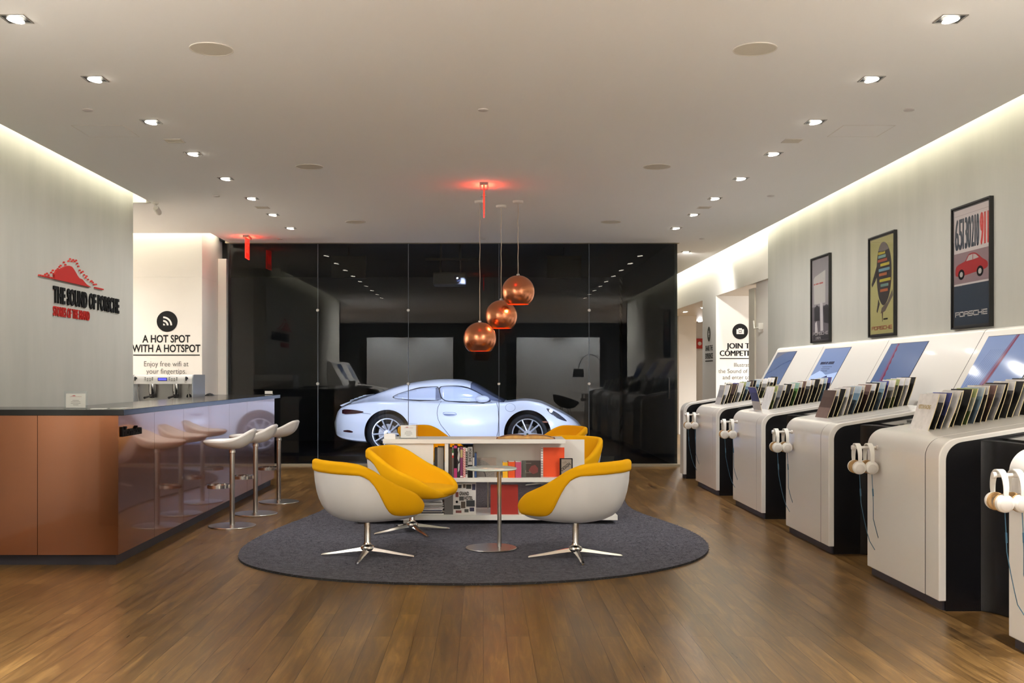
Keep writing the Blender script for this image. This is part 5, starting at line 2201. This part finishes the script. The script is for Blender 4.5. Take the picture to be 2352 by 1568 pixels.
# paint the inside of the wells black: faces of the cutter are those on the well cylinders
nm.materials.clear()
nm.materials.append(M_car)
nm.materials.append(M_tyre)
for p in nm.polygons:
    c = p.center
    p.material_index = 0
    for wx, _ in WHEELS:
        d = math.hypot(c.x - wx, c.z - WZ - .01)
        on_cyl = abs(d - .405) < .012 and abs(p.normal.y) < .3 and .64 < abs(c.y) < 1.0 and (p.normal.x * (wx - c.x) + p.normal.z * (WZ - c.z)) > .2
        on_back = d < .42 and abs(abs(c.y) - .65) < .01 and abs(p.normal.y) > .9
        if on_cyl or on_back:
            p.material_index = 1
nm.polygons.foreach_set('use_smooth', [True] * len(nm.polygons))
nm.set_sharp_from_angle(angle=R(40))


def skin(poly, off, name, m_, parent=CAR, s=-1, sub=10, thick=.004):
    """curved panel hugging the car side: poly in (x,z), s=-1 the side facing the room"""
    bmm = bmesh.new()
    vs_ = [bmm.verts.new((a, 0, b_)) for a, b_ in poly]
    bmm.faces.new(vs_)
    # slice into a fine lattice so that it follows the body
    x0 = min(p[0] for p in poly)
    x1 = max(p[0] for p in poly)
    z0 = min(p[1] for p in poly)
    z1 = max(p[1] for p in poly)
    for k in range(1, sub):
        g = bmm.verts[:] + bmm.edges[:] + bmm.faces[:]
        bmesh.ops.bisect_plane(bmm, geom=g, plane_co=(x0 + (x1 - x0) * k / sub, 0, 0), plane_no=(1, 0, 0))
    for k in range(1, max(3, sub // 2)):
        g = bmm.verts[:] + bmm.edges[:] + bmm.faces[:]
        bmesh.ops.bisect_plane(bmm, geom=g, plane_co=(0, 0, z0 + (z1 - z0) * k / max(3, sub // 2)), plane_no=(0, 0, 1))
    for v in bmm.verts:
        v.co.y = s * (side_y(v.co.x, v.co.z) + off)
    bmesh.ops.recalc_face_normals(bmm, faces=bmm.faces)
    me_ = bpy.data.meshes.new(name)
    bmm.to_mesh(me_)
    bmm.free()
    me_.materials.append(m_)
    me_.polygons.foreach_set('use_smooth', [True] * len(me_.polygons))
    o = bpy.data.objects.new(name, me_)
    COL.objects.link(o)
    o.parent = parent
    so = o.modifiers.new('thick', 'SOLIDIFY')
    so.thickness = thick
    so.offset = 0
    return o


def rnd_poly(poly, n=3):
    for _ in range(n):
        q = []
        for i in range(len(poly)):
            a, c = poly[i], poly[(i + 1) % len(poly)]
            q += [(a[0] * .8 + c[0] * .2, a[1] * .8 + c[1] * .2), (a[0] * .2 + c[0] * .8, a[1] * .2 + c[1] * .8)]
        poly = q
    return poly


def grow(poly, d):
    cx_ = sum(p[0] for p in poly) / len(poly)
    cz_ = sum(p[1] for p in poly) / len(poly)
    return [(cx_ + (a - cx_) * (1 + d / max(.01, math.hypot(a - cx_, b_ - cz_))), cz_ + (b_ - cz_) * (1 + d / max(.01, math.hypot(a - cx_, b_ - cz_)))) for a, b_ in poly]


def line(pts, name, m_=M_carline, r=.004, off=.001, s=-1, parent=CAR):
    v = []
    for (a, b_), (c, d) in zip(pts, pts[1:]):
        for k in range(6):
            u = k / 6
            v.append((a + (c - a) * u, b_ + (d - b_) * u))
    v.append(pts[-1])
    mb = MB()
    mb.tube([(a, s * (side_y(a, b_) + off), b_) for a, b_ in v], r, 6)
    return mb.build(name, m_, parent)


Wq = [(-1.56, .965), (-1.44, 1.035), (-1.22, 1.095), (-1.02, 1.135), (-.84, 1.152), (-.765, 1.15), (-.69, .925), (-.95, .925), (-1.3, .935)]
Wd = [(-.745, 1.15), (-.55, 1.165), (-.36, 1.155), (-.20, 1.115), (-.02, 1.03), (.17, .915), (.10, .898), (-.3, .902), (-.665, .912)]
for s in (-1, 1):
    for poly in (Wq, Wd):
        pr = rnd_poly(poly, 2)
        fr = skin(grow(pr, .022), .0045, 'window_seal', M_carline, s=s)
        skin(pr, .008, 'side_window', M_carglass, fr, s=s)
# door pillar
skin([(-.80, 1.135), (-.755, 1.135), (-.69, .93), (-.79, .93)], .012, 'door_pillar', M_carglass_d)
# windscreen and rear window follow the roof
def top_skin(x0, x1, f, name, m_, off=.006):
    rows_ = []
    for k in range(15):
        x_ = x0 + (x1 - x0) * k / 14
        s_ = car_section(x_)
        zt_, zs_ = smooth_tab(ZT, x_), smooth_tab(ZS, x_)
        row = []
        u0, u1 = f(k / 14)
        N_ = len(s_)
        a0 = int(N_ * u0)
        sel = s_[a0:]
        pts_ = [(-p[0], p[1]) for p in sel] + [(p[0], p[1]) for p in sel[-2::-1]]
        # resample to a fixed count
        M_ = 25
        for j in range(M_):
            t_ = (len(pts_) - 1) * j / (M_ - 1)
            i_ = min(int(t_), len(pts_) - 2)
            fr_ = t_ - i_
            yy = pts_[i_][0] + (pts_[i_ + 1][0] - pts_[i_][0]) * fr_
            z_ = pts_[i_][1] + (pts_[i_ + 1][1] - pts_[i_][1]) * fr_
            row.append((x_ + off * .7, yy * 1.004, z_ + off))
        rows_.append(row)
    mb = MB()
    mb.grid(rows_)
    o = mb.build(name, m_, CAR, angle=70)
    so = o.modifiers.new('thick', 'SOLIDIFY')
    so.thickness = .004
    return o


top_skin(-.19, .40, lambda u: (.68 - .06 * u, 0), 'windscreen', M_carglass_d)
top_skin(-1.95, -1.35, lambda u: (.80, 0), 'rear_window', M_carglass_d)
# panel lines
line([(-.69, .90), (-.735, .80), (-.745, .70), (-.73, .60), (-.68, .50), (-.60, .40), (-.5, .27)], 'door_line', r=.0035)
line([(.28, .88), (.31, .78), (.32, .60), (.31, .40), (.28, .27)], 'door_line', r=.0035)
line([(-2.2, .715), (-1.95, .69), (-1.9, .685)], 'bumper_line', r=.003)
line([(-1.5, .93), (-1.2, .915), (-.7, .905), (-.2, .893), (.2, .885)], 'belt_line', mat('car_shadow_gap', (120, 128, 150), .5), r=.003)
line([(.42 + .085 * math.cos(2 * PI * k / 20) * 1.0 + .1, .80 + .07 * math.sin(2 * PI * k / 20)) for k in range(21)], 'fuel_cap_line', mat('car_shadow_gap', (120, 128, 150), .5), r=.0025)
skin(rnd_poly([(-.66, .72), (-.42, .715), (-.40, .665), (-.62, .655)], 2), .004, 'door_handle_recess', mat('car_recess', (150, 158, 186), .4))
mb = MB()
yh = -(side_y(-.53, .69) + .018)
mb.tube([(-.64, yh + .016, .692), (-.60, yh, .70), (-.46, yh, .696), (-.42, yh + .016, .685)], [.008, .012, .012, .008], 8, flat=1.2)
mb.build('door_handle', M_car, CAR)
# mirror
mb = MB()
ym = -(side_y(.05, .93) + .10)
mb.T = Matrix.Translation((.03, ym, .945))
mb.sphere((0, 0, 0), .1, 18, 10, (1.25, .75, .62))
mb.T = Matrix.Identity(4)
mo = mb.build('wing_mirror', M_car, CAR)
mb = MB()
mb.tube([(.03, ym + .02, .90), (.06, ym + .06, .88), (.10, ym + .13, .885)], [.03, .026, .03], 10)
mb.build('mirror_foot', M_carline, mo)
# lights
skin(rnd_poly([(-2.43, .765), (-2.20, .755), (-2.00, .722), (-2.12, .69), (-2.42, .672)], 1), .006, 'tail_light', mat('tail_lens', (58, 22, 28), .1, coat=.6))
skin(rnd_poly([(-2.40, .395), (-2.30, .405), (-2.21, .375), (-2.24, .355), (-2.40, .37)], 1), .004, 'rear_reflector', mat('tail_lens', (58, 22, 28), .1))
hl = skin(rnd_poly([(1.13, .79), (1.20, .775), (1.34, .70), (1.47, .595), (1.50, .555), (1.36, .60), (1.20, .70)], 2), .004, 'headlight', mat('headlight_dark', (52, 58, 74), .08, coat=.6))
mb = MB()
mb.sphere((1.215, -(side_y(1.215, .745) + .0), .742), .035, 14, 8)
mb.build('lamp_reflector', mat('headlight_glow', (240, 246, 255), .1, emit=1.2), hl)
skin(rnd_poly([(1.01, .565), (1.14, .57), (1.19, .555), (1.13, .535)], 1), .005, 'side_marker', mat('marker_amber', (140, 84, 60), .2))
skin(rnd_poly([(1.47, .45), (1.56, .465), (1.66, .45), (1.69, .40), (1.66, .30), (1.56, .36)], 1), .005, 'front_vent', mat('vent_black', (36, 40, 48), .5))
# rear spoiler slats
for k in range(4):
    xk = -2.30 + .075 * k
    zk = smooth_tab(ZT, xk)
    mb = MB()
    mb.T = Matrix.Translation((xk, 0, zk + .012)) @ Matrix.Rotation(R(-14), 4, 'Y')
    mb.box(-.035, .03, -.52, .52, 0, .016)
    mb.build('engine_lid_slat', M_car, CAR, bevel=.007, seg=3)
mb = MB()
mb.prism([(-2.50, .825), (-2.44, .85), (-2.30, .90), (-2.30, .885), (-2.46, .80)], -.62, .62, 'y')
mb.build('tail_lip', M_car, CAR, bevel=.006)
mb = MB()
mb.lathe([(.001, 0), (.04, 0), (.042, .12), (.036, .12), (.034, .02), (.001, .02)], 20, (-2.50, -.42, .27), 'x')
mb.build('exhaust', M_chrome, CAR)
skin([(-1.16, .20), (.38, .20), (.38, .165), (-1.16, .165)], .012, 'sill', mat('car_recess', (150, 158, 186), .4))
# wheels
for wx, wn in WHEELS:
    for s in (-1, 1):
        wy = s * .80
        tw = empty('wheel', (wx, wy, WZ))
        tw.parent = CAR
        bpy.data.objects.remove(tw)
        mb = MB()
        mb.lathe([(.268, -.11), (.30, -.118), (.335, -.10), (.345, -.07), (.345, .07), (.335, .10), (.30, .118), (.268, .11)], 56, (wx, wy, WZ), 'y', closed=True)
        ty = mb.build('wheel', M_tyre, CAR)
        mb = MB()
        mb.lathe([(.250, -.10), (.270, -.108), (.276, -.10), (.276, .10), (.250, .10)], 56, (wx, wy, WZ), 'y', closed=True)
        o_ = s * .085
        for k in range(5):
            for dth in (-.135, .135):
                a = PI / 2 + 2 * PI * k / 5 + PI / 5
                p0 = Vector((wx + .055 * math.cos(a + dth * 2.5), wy + o_ + s * -.02, WZ + .055 * math.sin(a + dth * 2.5)))
                p1 = Vector((wx + .262 * math.cos(a + dth * 1.9), wy + o_ + s * .008, WZ + .262 * math.sin(a + dth * 1.9)))
                mb.tube([p0, p0.lerp(p1, .5), p1], [.017, .014, .014], 8)
        mb.lathe([(.001, .03), (.062, .025), (.066, .0), (.066, -.02), (.001, -.02)], 24, (wx, wy + s * .07, WZ), 'y') if s < 0 else mb.lathe([(.001, -.03), (.062, -.025), (.066, .0), (.066, .02), (.001, .02)], 24, (wx, wy + s * .07, WZ), 'y')
        mb.build('rim', M_rim, ty)
        mb = MB()
        mb.lathe([(.001, -.012), (.165, -.012), (.165, .012), (.001, .012)], 40, (wx, wy + s * .02, WZ), 'y')
        mb.build('brake_disc', mat('disc_metal', (128, 124, 120), .4, metal=.7), ty)
        mb = MB()
        mb.lathe([(.001, -.003), (.018, -.003), (.018, .003), (.001, .003)], 16, (wx, wy + s * .103, WZ), 'y')
        mb.build('centre_cap', mat('cap_green', (48, 66, 50), .4), ty)

# platform and things in the display room
t = empty('display_platform', (0, 0, 0), 0, 'low black platform under the white car', 'platform')
MB().box(-3.1, 2.2, 17.55, 20.3, .006, .09).build('deck', mat('platform_black', (16, 16, 19), .25), t, smooth=False)
t = empty('projector', (-.50, 17.2, 3.03), 0, 'dark projector on a ceiling bracket behind the glass above the car', 'projector')
MB().box(-.32, .22, -.2, .25, -.11, .09).build('projector_body', M_dark, t, smooth=False, bevel=.02)
mb = MB()
mb.lathe([(.001, .06), (.055, .06), (.06, 0), (.001, 0)], 20, (.08, -.20, -.01), 'y')
mb.build('lens', mat('lens_glass', (40, 44, 60), .05, coat=.8), t)
MB().lathe([(.001, -.01), (.014, -.008), (.014, 0), (.001, 0)], 12, (.08, -.262, -.01), 'y').build('lens_light', mat('lens_glow', (220, 230, 255), .3, emit=4), t)
mb = MB()
for x in (-.2, .12):
    mb.tube([(x, 0, .08), (x, 0, .57)], .018, 8)
mb.box(-.45, .45, -.03, .03, .30, .34)
mb.build('bracket', M_black, t)
for x, lab in ((-2.27, 'square black acoustic panel hung behind the glass left of the projector'), (1.36, 'square black acoustic panel hung behind the glass right of the pendants')):
    t = empty('acoustic_panel', (x, 17.6, 3.27), 0, lab, 'panel')
    MB().box(-.29, .29, 0, .08, -.19, .19).build('panel_board', mat('acoustic_black', (9, 9, 9), .9), t, smooth=False)
    MB().box(-.01, .01, .02, .04, .19, .33).build('hanger', M_black, t, smooth=False)

# ================================================================== behind the photographer (seen only mirrored in the dark glass)
for i, y in enumerate((2.3, 4.35)):
    c = copy_tree(stations[0])
    for ch in list(c.children):
        if ch.name.startswith('headphones'):
            bpy.data.objects.remove(ch)
    c.location = (0, y + .6, 0)
    c.rotation_euler = (0, 0, PI)
    q = copy_tree(panels[0])
    q.location = (0, y + .6, 0)
    q.rotation_euler = (0, 0, PI)
    tag(q, ('screen panel on the left wall, mirrored faintly in the dark glass', 'screen panel on the left wall nearer the bar, mirrored in the dark glass')[i], 'screen panel', 'panels mirrored in the glass')
    tag(c, ('listening station on the left wall, mirrored faintly in the dark glass', 'listening station on the left wall nearer the bar, mirrored in the dark glass')[i], 'listening station', 'stations mirrored in the glass')
# arc lamp and black lounge chair
t = empty('arc_lamp', (4.15, -2.4, 0), 0, 'arc floor lamp with dark drum shade mirrored in the glass', 'floor lamp')
MB().lathe([(.001, 0), (.18, 0), (.18, .04), (.001, .045)], 30).build('base', M_dark, t)
pts = [(.0, 0, .04), (0, 0, .9)] + [(-.45 + .45 * math.cos(a), 0, 1.35 + .68 * math.sin(a) + .24 * a / PI) for a in [PI * k / 14 for k in range(15)]] 
MB().tube(pts, .014, 10).build('arc', M_dark, t)
mb = MB()
mb.lathe([(.19, -.28), (.17, 0), (.165, 0), (.185, -.28)], 32, (-.9, 0, 1.66), closed=True)
mb.build('lamp_shade', mat('drum_shade', (24, 23, 23), .8), t)
t = empty('lounge_chair', (2.7, -1.2, 0), R(200), 'black rounded lounge chair mirrored in the glass right of the car', 'chair')
mb = MB()
mb.T = Matrix.Translation((0, 0, .58)) @ Matrix.Rotation(R(-18), 4, 'Y')
prof = [(.001, -.2), (.2, -.19), (.36, -.10), (.44, .06), (.46, .10), (.43, .10), (.34, -.05), (.2, -.13), (.001, -.14)]
mb.lathe(prof, 36)
mb.build('seat_shell', mat('black_felt', (14, 14, 15), .9), t)
for a in range(4):
    mb = MB()
    an = PI / 4 + a * PI / 2
    mb.tube([(.15 * math.cos(an), .15 * math.sin(an), .42), (.30 * math.cos(an), .30 * math.sin(an), 0)], .012, 8)
    mb.build('leg', M_dark, t)

# low cabinet behind the far end of the bar: only its mirror image shows in the glass
t = empty('storage_cabinet', (0, 14.2, 0), 0, 'low white and black cabinet behind the bar end, mirrored in the glass', 'cabinet')
m = MB()
m.prism([(-3.64, .06), (-3.64, 1.0), (-3.62, 1.04), (-3.58, 1.06), (-3.31, 1.06), (-3.31, .06)], 0, .35, 'y')
m.build('body', M_lacq, t, angle=30)
m = MB()
m.prism([(-3.305, 0), (-3.305, .94), (-3.28, 1.01), (-3.21, 1.05), (-2.98, 1.07), (-2.98, 0)], 0, .33, 'y')
m.build('side_panel', M_blk_lacq, t, angle=30)
MB().box(-3.62, -3.31, .02, .33, 0, .06).build('plinth', M_plinth, t, smooth=False)
